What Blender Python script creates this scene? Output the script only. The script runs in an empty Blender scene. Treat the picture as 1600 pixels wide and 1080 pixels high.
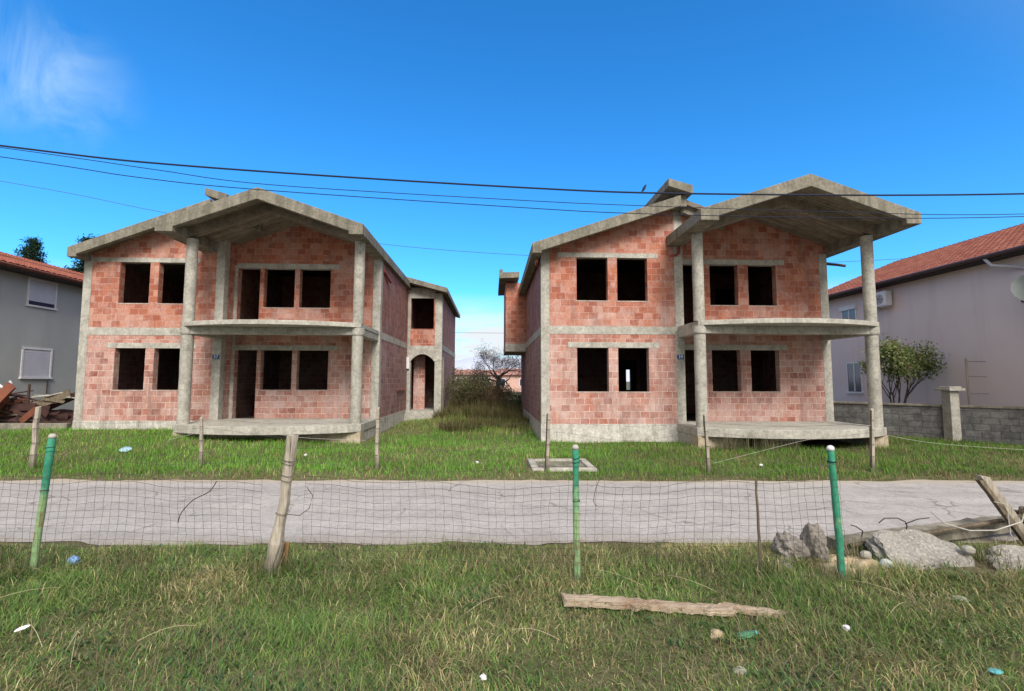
import bpy, bmesh, math, random
import numpy as np
from mathutils import Vector, Matrix, noise as mnoise
random.seed(7)
rng = np.random.default_rng(11)
S = bpy.context.scene
C = S.collection
R = math.radians

# ------------------------------------------------------------------ helpers
class MB:
    def __init__(self): self.v = []; self.f = []; self.smooth = False
    def add(self, vs, fs):
        n = len(self.v); self.v += [tuple(p) for p in vs]; self.f += [tuple(i + n for i in f) for f in fs]
    def box(self, x0, x1, y0, y1, z0, z1):
        self.add([(x0,y0,z0),(x1,y0,z0),(x1,y1,z0),(x0,y1,z0),(x0,y0,z1),(x1,y0,z1),(x1,y1,z1),(x0,y1,z1)],
                 [(3,2,1,0),(4,5,6,7),(0,1,5,4),(1,2,6,5),(2,3,7,6),(3,0,4,7)])
    def prism_y(self, poly, y0, y1):            # poly of (x,z), counter-clockwise seen from -y
        n = len(poly)
        self.add([(x,y0,z) for x,z in poly] + [(x,y1,z) for x,z in poly],
                 [tuple(range(n)), tuple(range(2*n-1, n-1, -1))] + [(i, i+n, (i+1)%n+n, (i+1)%n) for i in range(n)])
    def prism_z(self, poly, z0, z1):            # poly of (x,y), counter-clockwise from above
        n = len(poly)
        self.add([(x,y,z0) for x,y in poly] + [(x,y,z1) for x,y in poly],
                 [tuple(range(n-1,-1,-1)), tuple(range(n, 2*n))] + [(i, (i+1)%n, (i+1)%n+n, i+n) for i in range(n)])
    def tube(self, pts, rad, sides=6, caps=True):
        pts = [Vector(p) for p in pts]
        if not hasattr(rad, '__len__'): rad = [rad]*len(pts)
        vs = []; up = Vector((0.13,0.21,1)).normalized(); 
        for i, p in enumerate(pts):
            t = (pts[min(i+1,len(pts)-1)] - pts[max(i-1,0)])
            if t.length < 1e-9: t = Vector((0,0,1))
            t.normalize()
            a = t.cross(up)
            if a.length < 1e-3: a = t.cross(Vector((1,0,0)))
            a.normalize(); b = t.cross(a)
            for k in range(sides):
                an = 2*math.pi*k/sides
                vs.append(p + (a*math.cos(an) + b*math.sin(an))*rad[i])
        fs = []
        for i in range(len(pts)-1):
            for k in range(sides):
                k2 = (k+1)%sides
                fs.append((i*sides+k, i*sides+k2, (i+1)*sides+k2, (i+1)*sides+k))
        if caps:
            fs.append(tuple(range(sides-1,-1,-1))); fs.append(tuple(range((len(pts)-1)*sides, len(pts)*sides)))
        self.add(vs, fs)
    def cyl(self, x, y, z0, z1, r, sides=28, segs=1, wob=0.0):
        pts = [(x + (random.uniform(-wob,wob) if 0<i<segs else 0), y, z0 + (z1-z0)*i/segs) for i in range(segs+1)]
        self.tube(pts, [r + (random.uniform(-wob,wob)) for _ in pts], sides)
    def build(self, name, mat, parent=None, smooth=False, bevel=0.0, root_local=False):
        me = bpy.data.meshes.new(name); me.from_pydata(self.v, [], self.f); me.update()
        if smooth: me.polygons.foreach_set('use_smooth', [True]*len(me.polygons))
        bm = bmesh.new(); bm.from_mesh(me); bmesh.ops.recalc_face_normals(bm, faces=bm.faces); bm.to_mesh(me); bm.free()
        o = bpy.data.objects.new(name, me); C.objects.link(o)
        if mat: me.materials.append(mat)
        if parent:
            o.parent = parent
            if not root_local:
                w = parent.location.copy()
                if parent.parent: w = Vector((0,0,0))
                o.matrix_parent_inverse = Matrix.Translation(-w)
        if bevel:
            m = o.modifiers.new('bev','BEVEL'); m.width = bevel; m.segments = 2; m.limit_method = 'ANGLE'
        return o

def sub(name, mb, mat, part, **k):                # sub-part of a part (part sits in world coordinates)
    o = mb.build(name, mat); o.parent = part; o.matrix_parent_inverse = Matrix.Identity(4)
    return o
def tag(o, label=None, cat=None, group=None, kind=None):
    if label: o['label'] = label
    if cat: o['category'] = cat
    if group: o['group'] = group
    if kind: o['kind'] = kind
    return o
def empty(name, loc, label, cat, group=None):
    o = bpy.data.objects.new(name, None); C.objects.link(o); o.location = loc; o.empty_display_size = .2
    return tag(o, label, cat, group)

# ------------------------------------------------------------------ materials
class N:
    def __init__(self, name):
        self.m = bpy.data.materials.new(name); self.m.use_nodes = True
        self.t = self.m.node_tree; self.t.nodes.clear()
        self.out = self.n('ShaderNodeOutputMaterial'); self.p = self.n('ShaderNodeBsdfPrincipled')
        self.l(self.p.outputs[0], self.out.inputs[0]); self.p.inputs['Roughness'].default_value = .9
        self.p.inputs['Specular IOR Level'].default_value = .25
    def n(self, ty, **k):
        x = self.t.nodes.new(ty)
        for a, b in k.items(): setattr(x, a, b)
        return x
    def l(self, a, b): self.t.links.new(a, b)
    def pos(self): return self.n('ShaderNodeNewGeometry').outputs['Position']
    def obj(self): return self.n('ShaderNodeTexCoord').outputs['Object']
    def map(self, vec, sc=(1,1,1), loc=(0,0,0)):
        m = self.n('ShaderNodeMapping'); m.inputs['Scale'].default_value = sc; m.inputs['Location'].default_value = loc
        self.l(vec, m.inputs[0]); return m.outputs[0]
    def noise(self, vec, sc, det=6, rough=.6, dist=0):
        x = self.n('ShaderNodeTexNoise'); self.l(vec, x.inputs['Vector']); x.inputs['Scale'].default_value = sc
        x.inputs['Detail'].default_value = det; x.inputs['Roughness'].default_value = rough; x.inputs['Distortion'].default_value = dist
        return x.outputs['Fac']
    def ramp(self, fac, stops):
        x = self.n('ShaderNodeValToRGB'); e = x.color_ramp.elements
        while len(e) < len(stops): e.new(.5)
        for i, (p, c) in enumerate(stops):
            e[i].position = p
            e[i].color = (c if hasattr(c,'__len__') else (c,c,c)) + (1,) if hasattr(c,'__len__') else (c,c,c,1)
        self.l(fac, x.inputs[0]); return x.outputs[0]
    def mix(self, f, a, b, mode='MIX'):
        x = self.n('ShaderNodeMix', data_type='RGBA', blend_type=mode)
        for s, v in ((x.inputs[0], f), (x.inputs[6], a), (x.inputs[7], b)):
            if isinstance(v, bpy.types.NodeSocket): self.l(v, s)
            elif hasattr(v,'__len__'): s.default_value = tuple(v)+(1,)
            else: s.default_value = v
        return x.outputs[2]
    def math(self, op, a, b=0, c=None):
        x = self.n('ShaderNodeMath', operation=op)
        for i, v in enumerate((a, b) if c is None else (a,b,c)):
            if isinstance(v, bpy.types.NodeSocket): self.l(v, x.inputs[i])
            else: x.inputs[i].default_value = v
        return x.outputs[0]
    def bump(self, h, st=.3, d=.01):
        x = self.n('ShaderNodeBump'); x.inputs['Strength'].default_value = st; x.inputs['Distance'].default_value = d
        self.l(h, x.inputs['Height']); self.l(x.outputs[0], self.p.inputs['Normal'])
    def col(self, c):
        if isinstance(c, bpy.types.NodeSocket): self.l(c, self.p.inputs['Base Color'])
        else: self.p.inputs['Base Color'].default_value = tuple(c)+(1,)
        return self

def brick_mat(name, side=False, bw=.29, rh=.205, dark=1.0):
    a = N(name); g = a.n('ShaderNodeNewGeometry')
    sp = a.n('ShaderNodeSeparateXYZ'); a.l(g.outputs['Position'], sp.inputs[0])
    sn = a.n('ShaderNodeSeparateXYZ'); a.l(g.outputs['True Normal'], sn.inputs[0])
    isx = a.math('GREATER_THAN', a.math('ABSOLUTE', sn.outputs[0]), .5)
    u = a.math('ADD', a.math('MULTIPLY', sp.outputs[1], isx), a.math('MULTIPLY', sp.outputs[0], a.math('SUBTRACT', 1, isx)))
    cb = a.n('ShaderNodeCombineXYZ'); a.l(u, cb.inputs[0]); a.l(a.math('SUBTRACT', sp.outputs[2], .575), cb.inputs[1])
    P = g.outputs['Position']
    wn = a.n('ShaderNodeTexNoise'); a.l(P, wn.inputs['Vector']); wn.inputs['Scale'].default_value = 3.2; wn.inputs['Detail'].default_value = 3
    vm = a.n('ShaderNodeVectorMath', operation='SCALE'); a.l(wn.outputs['Color'], vm.inputs[0]); vm.inputs['Scale'].default_value = .035
    va = a.n('ShaderNodeVectorMath', operation='ADD'); a.l(cb.outputs[0], va.inputs[0]); a.l(vm.outputs[0], va.inputs[1])
    def br(bw, rh, ms, smooth):
        b = a.n('ShaderNodeTexBrick'); a.l(va.outputs[0], b.inputs['Vector'])
        b.inputs['Color1'].default_value = (0,0,0,1); b.inputs['Color2'].default_value = (1,1,1,1); b.inputs['Mortar'].default_value = (.5,.5,.5,1)
        b.inputs['Scale'].default_value = 1; b.inputs['Brick Width'].default_value = bw; b.inputs['Row Height'].default_value = rh
        b.inputs['Mortar Size'].default_value = ms*1.1; b.inputs['Mortar Smooth'].default_value = smooth
        b.offset = .5
        return b
    b = br(bw, rh, .009, .3)
    base = a.ramp(b.outputs['Color'], [(0,(.24,.080,.058)),(.15,(.33,.110,.076)),(.42,(.40,.145,.095)),(.68,(.455,.185,.115)),(.86,(.42,.18,.135)),(1,(.52,.25,.165))])
    tone = a.noise(a.map(P, (1,1,1), (3,8,1)), .55, 3, .5); base = a.mix(a.ramp(tone, [(.4,0),(.62,.35)]), base, (.40,.165,.13))
    zo = a.n('ShaderNodeMapRange'); a.l(sp.outputs[2], zo.inputs[0]); zo.inputs[1].default_value = 3.2; zo.inputs[2].default_value = 3.9; zo.inputs[3].default_value = 0; zo.inputs[4].default_value = .62
    base = a.mix(zo.outputs[0], base, a.mix(b.outputs['Color'], (.345,.105,.062), (.51,.19,.105)))
    br2 = a.noise(a.map(P, (1,1,1), (1,4,6)), 2.3, 5, .7); base = a.mix(a.ramp(br2, [(.50,0),(.64,.6)]), base, (.27,.10,.08))
    # pale mortar wash, stronger on the lower storey
    zl = a.n('ShaderNodeMapRange'); a.l(sp.outputs[2], zl.inputs[0]); zl.inputs[1].default_value = 4.4; zl.inputs[2].default_value = 2.9
    zl.inputs[3].default_value = -.02; zl.inputs[4].default_value = .17
    patch = a.noise(P, 1.1, 5, .65); fine = a.noise(P, 9, 6, .75)
    blk = a.math('MULTIPLY', b.outputs['Color'], .22)
    w = a.math('ADD', a.math('ADD', a.math('MULTIPLY', patch, .95), a.math('MULTIPLY', fine, .75)), a.math('ADD', zl.outputs[0], blk))
    wash = a.ramp(w, [(.0,0),(.78,.0),(1.0,.5),(1.3,.9)])
    x = a.n('ShaderNodeMapRange'); a.l(w, x.inputs[0]); x.inputs[1].default_value = .90; x.inputs[2].default_value = 1.38; x.inputs[3].default_value = 0; x.inputs[4].default_value = .95
    c = a.mix(x.outputs[0], base, (.54,.40,.375))
    sm = a.noise(a.map(P, (5,5,2.2), (7,7,3)), 1, 7, .8); c = a.mix(a.ramp(sm, [(.56,0),(.66,.55)]), c, (.50,.43,.41))
    # fine vertical ribs of the blocks
    rib = a.noise(a.map(cb.outputs[0], (70,6,1)), 1, 2, .5)
    c = a.mix(.35, c, a.ramp(rib, [(.3,.45),(.6,1.0)]), 'MULTIPLY')
    # mortar
    zm = a.n('ShaderNodeMapRange'); a.l(sp.outputs[2], zm.inputs[0]); zm.inputs[1].default_value = 3.9; zm.inputs[2].default_value = 2.6; zm.inputs[3].default_value = .38; zm.inputs[4].default_value = 1.0
    mfac = a.math('MULTIPLY', a.math('MULTIPLY', b.outputs['Fac'], zm.outputs[0]), a.ramp(a.noise(P, 3.5, 5, .75), [(.36,.10),(.54,1.0)]))
    c = a.mix(mfac, c, (.62,.49,.44))
    # dirt
    streak = a.noise(a.map(P, (3.0,3.0,.45)), 1, 6, .7)
    c = a.mix(a.ramp(streak, [(.5,0),(.72,.7)]), c, (.19,.125,.115))
    grime = a.noise(P, 26, 5, .8); c = a.mix(.5, c, a.ramp(grime, [(.3,.6),(.55,1.0)]), 'MULTIPLY')
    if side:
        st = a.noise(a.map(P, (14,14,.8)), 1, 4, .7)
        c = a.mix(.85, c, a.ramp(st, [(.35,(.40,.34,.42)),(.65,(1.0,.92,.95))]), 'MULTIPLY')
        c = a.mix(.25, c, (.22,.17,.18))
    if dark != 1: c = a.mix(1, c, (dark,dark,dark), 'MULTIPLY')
    a.col(c)
    h = a.math('SUBTRACT', a.math('MULTIPLY', fine, .5), a.math('MULTIPLY', b.outputs['Fac'], .8))
    h = a.math('ADD', h, a.math('MULTIPLY', rib, .35)); h = a.math('ADD', h, a.math('MULTIPLY', b.outputs['Color'], .5))
    a.bump(h, .55, .012)
    return a.m

def concrete_mat(name, c1, c2, stain=.5, boards=False, scale=1.0, moss=False, bs=.4):
    a = N(name); P = a.pos()
    n1 = a.noise(P, 1.3*scale, 7, .7); n2 = a.noise(P, 14*scale, 6, .75)
    c = a.mix(a.ramp(n1, [(.3,0),(.7,1)]), c1, c2)
    c = a.mix(.75, c, a.ramp(n2, [(.28,.45),(.58,1.08)]), 'MULTIPLY')
    bl = a.noise(a.map(P,(1,1,1),(4,4,8)), 3.4, 6, .75); c = a.mix(.6, c, a.ramp(bl, [(.36,.55),(.55,1.05)]), 'MULTIPLY')
    pit = a.n('ShaderNodeTexVoronoi'); a.l(P, pit.inputs['Vector']); pit.inputs['Scale'].default_value = 24; c = a.mix(a.ramp(pit.outputs['Distance'], [(.10,.55),(.18,0)]), c, (.11,.10,.09))
    stn = a.noise(a.map(P, (4,4,.5)), 1, 6, .75)
    c = a.mix(a.ramp(stn, [(.48,0),(.72,stain)]), c, (c2[0]*.42,c2[1]*.42,c2[2]*.40))
    pale = a.noise(a.map(P, (2.2,2.2,1.5), (5,3,1)), 1, 5, .7)
    c = a.mix(a.ramp(pale, [(.58,0),(.72,.35)]), c, (min(.6,c1[0]*1.35),min(.6,c1[1]*1.33),min(.6,c1[2]*1.3)))
    h = a.math('ADD', a.math('MULTIPLY', n2, .6), a.math('MULTIPLY', n1, .6))
    if boards:
        w = a.n('ShaderNodeTexWave', wave_type='BANDS', bands_direction='Y'); a.l(P, w.inputs[0]); w.inputs['Scale'].default_value = 2.2
        w.inputs['Distortion'].default_value = .6; w.inputs['Detail'].default_value = 1
        pn = a.noise(a.map(P, (.35,5.5,.35)), 1, 2, .5)
        c = a.mix(.75, c, a.ramp(w.outputs[1], [(.0,.35),(.10,.9),(1,1.0)]), 'MULTIPLY')
        c = a.mix(.7, c, a.ramp(pn, [(.35,.55),(.65,1.15)]), 'MULTIPLY')
        h = a.math('ADD', h, w.outputs[1])
    if moss:
        mo = a.noise(P, 3.3, 7, .8); c = a.mix(a.ramp(mo, [(.55,0),(.68,.6)]), c, (.10,.09,.05))
        li = a.noise(a.map(P,(1,1,1),(9,9,9)), 7, 4, .6); c = a.mix(a.ramp(li, [(.66,0),(.72,.7)]), c, (.36,.33,.27))
        sm = a.noise(a.map(P,(3.5,3.5,.3),(2,7,4)), 1, 4, .6); c = a.mix(a.ramp(sm, [(.5,0),(.62,.45)]), c, (.085,.08,.065))
    a.col(c); a.bump(h, bs, .012); return a.m

def simple_mat(name, c1, c2, sc=8, rough=.8, stretch=(1,1,1), metal=0, bs=.2, spec=.3):
    a = N(name); O = a.obj()
    n1 = a.noise(a.map(O, stretch), sc, 5, .65)
    a.col(a.mix(a.ramp(n1, [(.3,0),(.7,1)]), c1, c2)); a.p.inputs['Roughness'].default_value = rough
    a.p.inputs['Metallic'].default_value = metal; a.p.inputs['Specular IOR Level'].default_value = spec
    if bs: a.bump(n1, bs, .01)
    return a.m

def vcol_mat(name, transl=.35, rough=.75):
    a = N(name); at = a.n('ShaderNodeAttribute'); at.attribute_name = 'col'
    a.col(at.outputs['Color']); a.p.inputs['Roughness'].default_value = rough; a.p.inputs['Specular IOR Level'].default_value = .2
    tr = a.n('ShaderNodeBsdfTranslucent'); a.l(at.outputs['Color'], tr.inputs[0])
    mx = a.n('ShaderNodeMixShader'); mx.inputs[0].default_value = transl
    a.l(a.p.outputs[0], mx.inputs[1]); a.l(tr.outputs[0], mx.inputs[2]); a.l(mx.outputs[0], a.out.inputs[0])
    return a.m

M = {}
M['brick'] = brick_mat('brick_front')
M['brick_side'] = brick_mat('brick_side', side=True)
M['brick_in'] = brick_mat('brick_inner', dark=.28)  # dirt and room shade both darkened into the inner brick colour
M['conc'] = concrete_mat('concrete_frame', (.47,.455,.415), (.35,.34,.305), .45)
M['conc_col'] = concrete_mat('concrete_columns', (.43,.415,.375), (.33,.32,.285), .35)
M['conc_dark'] = concrete_mat('concrete_weathered', (.29,.27,.225), (.18,.168,.138), .75, moss=True, bs=.7)
M['conc_ceil'] = concrete_mat('concrete_formwork', (.31,.265,.215), (.21,.175,.14), .5, boards=True)
M['conc_in'] = concrete_mat('concrete_inside', (.10,.09,.08), (.06,.055,.05), .5)  # room shade put into the inside concrete colour as well
M['plinth'] = concrete_mat('plinth_whitish', (.62,.60,.56), (.42,.41,.375), .95)
M['mortar'] = concrete_mat('pinkish_mortar', (.50,.40,.36), (.38,.28,.25), .3)
M['found'] = concrete_mat('foundation_cream', (.46,.40,.30), (.36,.30,.22), .5)
M['red_pipe'] = simple_mat('red_pipe', (.30,.07,.05), (.20,.05,.04), 6, .5)
M['dark_pipe'] = simple_mat('dark_pipe', (.09,.05,.045), (.05,.03,.03), 6, .5)
M['white'] = simple_mat('white_plastic', (.74,.74,.76), (.62,.62,.66), 3, .5, bs=0)
M['shutter'] = simple_mat('shutter_white', (.58,.58,.66), (.50,.50,.58), 2, .6, bs=0)
M['blue_plate'] = simple_mat('blue_plate', (.012,.05,.15), (.016,.065,.2), 5, .4, bs=0)
M['plate_pale'] = simple_mat('plate_digits', (.55,.62,.75), (.6,.66,.8), 5, .4, bs=0)
M['glass'] = simple_mat('window_glass', (.02,.03,.07), (.03,.04,.09), 2, .08, bs=0, spec=.9)
M['cable'] = simple_mat('cable_black', (.008,.012,.03), (.012,.018,.045), 6, .7, bs=0)
M['wire'] = simple_mat('fence_wire', (.10,.085,.075), (.055,.05,.045), 12, .6, metal=.2, bs=0)
M['wire_pale'] = simple_mat('wire_pale', (.42,.41,.38), (.30,.29,.27), 12, .6, bs=0)
M['straw'] = simple_mat('straw', (.50,.44,.30), (.40,.34,.22), 8, .8, bs=0)
M['twig'] = simple_mat('twig_dark', (.035,.028,.024), (.06,.048,.04), 12, .9, bs=0)

def wood_mat(name, c1, c2, c3):
    a = N(name); O = a.obj(); spz = a.n('ShaderNodeSeparateXYZ'); a.l(O, spz.inputs[0])
    g = a.noise(a.map(O, (30,30,2.2)), 1, 6, .75, .4); n = a.noise(O, 3.1, 5, .7)
    c = a.mix(a.ramp(g, [(.3,0),(.62,1)]), c2, c1); c = a.mix(a.ramp(n, [(.52,0),(.72,.8)]), c, c3)
    crack = a.noise(a.map(O, (60,60,1.3)), 1, 3, .6); c = a.mix(a.ramp(crack, [(.30,.85),(.40,0)]), c, (.035,.028,.02))
    ft = a.n('ShaderNodeMapRange'); a.l(a.math('ADD', spz.outputs[2], a.math('MULTIPLY', n, .35)), ft.inputs[0]); ft.inputs[1].default_value = .52; ft.inputs[2].default_value = .28; ft.inputs[3].default_value = 0; ft.inputs[4].default_value = .7
    c = a.mix(ft.outputs[0], c, (.05,.042,.03))
    a.col(c); a.bump(a.math('ADD', g, crack), .7, .012); return a.m
M['wood'] = wood_mat('weathered_wood', (.42,.38,.32), (.19,.165,.135), (.12,.10,.075))
M['wood_dark'] = wood_mat('dark_wood', (.20,.165,.12), (.085,.065,.045), (.05,.04,.03))
M['wood_plank'] = wood_mat('plank_wood', (.46,.35,.25), (.27,.19,.125), (.17,.12,.08))
M['wood_orange'] = wood_mat('orange_wood', (.36,.20,.09), (.22,.12,.05), (.12,.07,.04))
def green_post_mat(name, wear):
    a = N(name); O = a.obj()
    sp = a.n('ShaderNodeSeparateXYZ'); a.l(O, sp.inputs[0])
    n = a.noise(a.map(O, (9,9,4)), 1, 6, .7); n2 = a.noise(O, 22, 4, .7)
    c = a.mix(a.ramp(n2, [(.3,0),(.7,1)]), (.025,.20,.12), (.05,.28,.18))
    hz = a.n('ShaderNodeMapRange'); a.l(sp.outputs[2], hz.inputs[0]); hz.inputs[1].default_value = 1.15; hz.inputs[2].default_value = .6
    hz.inputs[3].default_value = -.15; hz.inputs[4].default_value = wear
    f = a.math('ADD', n, hz.outputs[0])
    c = a.mix(a.ramp(f, [(.52,0),(.66,.85)]), c, (.25,.36,.17))
    c = a.mix(a.ramp(a.math('ADD', a.noise(a.map(O,(14,14,5),(3,1,7)),1,5,.7), hz.outputs[0]), [(.78,0),(.86,.8)]), c, (.22,.12,.05))
    a.col(c); ch = a.noise(a.map(O, (30,30,16)), 1, 5, .8); c = a.mix(a.ramp(ch, [(.60,0),(.66,.75)]), c, (.11,.13,.09)); dk = a.noise(O, 7, 4, .7); c = a.mix(.6, c, a.ramp(dk, [(.35,.5),(.6,1.1)]), 'MULTIPLY'); a.col(c)
    a.p.inputs['Roughness'].default_value = .75; a.bump(a.math('ADD', n, ch), .5, .008); return a.m
M['green1'] = green_post_mat('green_paint_worn', .22)
M['green2'] = green_post_mat('green_paint_rusty', .2)
M['green3'] = green_post_mat('green_paint', .0)

# ------------------------------------------------------------------ camera
F = 735.0; CH = 1.9
P_, YW, RL = R(4.3), R(2.5), R(0.15)
fw = Vector((math.sin(YW)*math.cos(P_), math.cos(YW)*math.cos(P_), math.sin(P_)))
r0 = Vector((math.cos(YW), -math.sin(YW), 0)); u0 = r0.cross(fw)
rt = r0*math.cos(RL) + u0*math.sin(RL); up = rt.cross(fw)
cam = bpy.data.cameras.new('camera'); camo = bpy.data.objects.new('camera', cam); C.objects.link(camo)
m3 = Matrix((rt, up, -fw)).transposed(); camo.matrix_world = Matrix.Translation((0,0,CH)) @ m3.to_4x4()
cam.sensor_width = 36; cam.lens = F/1600*36; cam.clip_start = .05; cam.clip_end = 20000
S.camera = camo
S.render.resolution_x = 1024; S.render.resolution_y = 691

# ------------------------------------------------------------------ world, sun
W = bpy.data.worlds.new('World'); S.world = W; W.use_nodes = True; nt = W.node_tree; nt.nodes.clear()
SUN_EL, SUN_AZ = R(41), R(12)      # azimuth: sun behind the camera, a little to the right
wo = nt.nodes.new('ShaderNodeOutputWorld'); bg = nt.nodes.new('ShaderNodeBackground')
sk = nt.nodes.new('ShaderNodeTexSky'); sk.sky_type = 'NISHITA'; sk.sun_disc = False; sk.sun_elevation = SUN_EL
sk.sun_rotation = math.pi - SUN_AZ; sk.air_density = 1.0; sk.dust_density = .3; sk.ozone_density = 2.5; sk.altitude = 0
def wn(t, **k):
    x = nt.nodes.new(t)
    for a, b in k.items(): setattr(x, a, b)
    return x
L = nt.links.new
tc = wn('ShaderNodeTexCoord'); sx = wn('ShaderNodeSeparateXYZ'); L(tc.outputs['Generated'], sx.inputs[0])
gam = wn('ShaderNodeHueSaturation'); gam.inputs['Saturation'].default_value = 1.28; gam.inputs['Hue'].default_value = .492; L(sk.outputs[0], gam.inputs['Color'])
gr = wn('ShaderNodeMix', data_type='RGBA', blend_type='MULTIPLY'); gr.inputs[0].default_value = 1; gr.inputs[7].default_value = (.95,1.98,2.65,1); L(gam.outputs[0], gr.inputs[6])
# thin white cloud low over the horizon
mp = wn('ShaderNodeMapping'); mp.inputs['Scale'].default_value = (3,3,16); L(tc.outputs['Generated'], mp.inputs[0])
cn = wn('ShaderNodeTexNoise'); cn.inputs['Scale'].default_value = 1.4; cn.inputs['Detail'].default_value = 8; cn.inputs['Roughness'].default_value = .55; L(mp.outputs[0], cn.inputs['Vector'])
mr = wn('ShaderNodeMapRange'); L(sx.outputs[2], mr.inputs[0]); mr.inputs[1].default_value = .185; mr.inputs[2].default_value = .09; mr.inputs[3].default_value = 0; mr.inputs[4].default_value = 1.2
ml = wn('ShaderNodeMath', operation='MULTIPLY'); L(mr.outputs[0], ml.inputs[0])
cr = wn('ShaderNodeValToRGB'); cr.color_ramp.elements[0].position = .30; cr.color_ramp.elements[1].position = .56; L(cn.outputs[0], cr.inputs[0]); L(cr.outputs[0], ml.inputs[1])
# one soft wisp high on the left
wd = Vector((-720, F, 420)).normalized()
d2 = (fw*F + rt*(-722) + up*(415)).normalized()
dt = wn('ShaderNodeVectorMath', operation='DISTANCE'); L(tc.outputs['Generated'], dt.inputs[0]); dt.inputs[1].default_value = d2
mp2 = wn('ShaderNodeMapping'); mp2.inputs['Scale'].default_value = (5,5,3.2); L(tc.outputs['Generated'], mp2.inputs[0])
cn2 = wn('ShaderNodeTexNoise'); cn2.inputs['Scale'].default_value = 1.7; cn2.inputs['Detail'].default_value = 7; cn2.inputs['Roughness'].default_value = .6; cn2.inputs['Distortion'].default_value = .6; L(mp2.outputs[0], cn2.inputs['Vector'])
mr2 = wn('ShaderNodeMapRange'); L(dt.outputs['Value'], mr2.inputs[0]); mr2.inputs[1].default_value = .12; mr2.inputs[2].default_value = .0; mr2.inputs[3].default_value = 0; mr2.inputs[4].default_value = .7
mr2.interpolation_type = 'SMOOTHSTEP'
cr2 = wn('ShaderNodeValToRGB'); cr2.color_ramp.elements[0].position = .42; cr2.color_ramp.elements[1].position = .72; L(cn2.outputs[0], cr2.inputs[0])
ml2 = wn('ShaderNodeMath', operation='MULTIPLY'); L(mr2.outputs[0], ml2.inputs[0]); L(cr2.outputs[0], ml2.inputs[1])
mx1 = wn('ShaderNodeMix', data_type='RGBA'); mx1.clamp_factor = True
L(ml2.outputs[0], mx1.inputs[0])
# bright thin overcast added in the unseen sky behind camera to light side walls
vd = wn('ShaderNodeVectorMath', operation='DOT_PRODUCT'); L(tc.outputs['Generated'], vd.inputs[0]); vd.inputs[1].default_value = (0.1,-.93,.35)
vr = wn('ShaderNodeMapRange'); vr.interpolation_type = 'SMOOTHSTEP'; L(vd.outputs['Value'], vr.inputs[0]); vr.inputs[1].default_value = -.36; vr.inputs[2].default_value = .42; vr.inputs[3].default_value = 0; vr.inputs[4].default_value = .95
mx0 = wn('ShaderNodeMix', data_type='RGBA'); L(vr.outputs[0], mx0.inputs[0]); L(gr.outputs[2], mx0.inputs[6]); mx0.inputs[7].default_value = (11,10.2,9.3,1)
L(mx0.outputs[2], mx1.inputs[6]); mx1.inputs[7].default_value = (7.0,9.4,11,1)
mx2 = wn('ShaderNodeMix', data_type='RGBA'); mx2.clamp_factor = True
L(ml.outputs[0], mx2.inputs[0]); L(mx1.outputs[2], mx2.inputs[6]); mx2.inputs[7].default_value = (8.6,9.2,9.8,1)
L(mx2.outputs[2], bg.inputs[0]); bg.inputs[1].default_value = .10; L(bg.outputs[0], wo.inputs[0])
sl = bpy.data.lights.new('sun', 'SUN'); so = bpy.data.objects.new('sun', sl); C.objects.link(so)
sl.energy = 4.9; sl.angle = R(26); sl.color = (1.0,.93,.83)
sd = Vector((math.sin(SUN_AZ)*math.cos(SUN_EL), -math.cos(SUN_AZ)*math.cos(SUN_EL), math.sin(SUN_EL)))  # towards the sun
so.rotation_euler = sd.to_track_quat('Z','Y').to_euler(); so.location = (0,-5,20)
S.view_settings.view_transform = 'Standard'; S.view_settings.look = 'None'; S.view_settings.exposure = 0
S.render.engine = 'CYCLES'

# ------------------------------------------------------------------ ground
def ss(a, b, x):
    t = np.clip((x-a)/(b-a), 0, 1); return t*t*(3-2*t)
def vn(x, y, s, seed=0):                      # cheap smooth value noise, vectorised
    x = np.asarray(x, float)*s + seed*17.3; y = np.asarray(y, float)*s + seed*9.1
    xi = np.floor(x); yi = np.floor(y); fx = x-xi; fy = y-yi; fx = fx*fx*(3-2*fx); fy = fy*fy*(3-2*fy)
    def h(a, b):
        v = np.sin(a*127.1 + b*311.7 + seed*3.3)*43758.5453; return v-np.floor(v)
    return (h(xi,yi)*(1-fx)+h(xi+1,yi)*fx)*(1-fy) + (h(xi,yi+1)*(1-fx)+h(xi+1,yi+1)*fx)*fy
def road_far(x):  return 9.12 - .035*x + (vn(x, 0*x, 1.1, 3)-.5)*.22 + (vn(x, 0*x, 5, 4)-.5)*.10
def road_near(x): return 5.66 - .035*x + (vn(x, 0*x, 1.3, 5)-.5)*.22 + (vn(x, 0*x, 6, 6)-.5)*.10
def gh(x, y):
    x = np.asarray(x, float); y = np.asarray(y, float)
    off = np.maximum(ss(0,.5, y-road_far(x)), ss(0,.35, road_near(x)-y))
    z = off*(.035 + (vn(x,y,.9,1)-.5)*.05 + (vn(x,y,2.7,2)-.5)*.03)
    z = z + .26*ss(11,15.5,y)*ss(-3,-9,x) 
    z = z + .30*ss(15,21,y)*np.exp(-((x+.8)/2.2)**2)
    return z
def gz(x, y): return float(gh(x, y))
def axis(lo, hi, step, far):
    a = list(np.arange(lo, hi+1e-6, step)); d = step
    while a[-1] < far: d *= 1.35; a.append(a[-1]+d)
    d = step
    while a[0] > -far: d *= 1.35; a.insert(0, a[0]-d)
    return np.array(a)
gx = axis(-16, 18, .2, 3000); gy = axis(1.0, 18, .2, 3500)
X, Y = np.meshgrid(gx, gy); Z = gh(X, Y); nx, ny = len(gx), len(gy)
co = np.stack([X, Y, Z], -1).reshape(-1, 3)
idx = np.arange(nx*ny).reshape(ny, nx)
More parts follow.
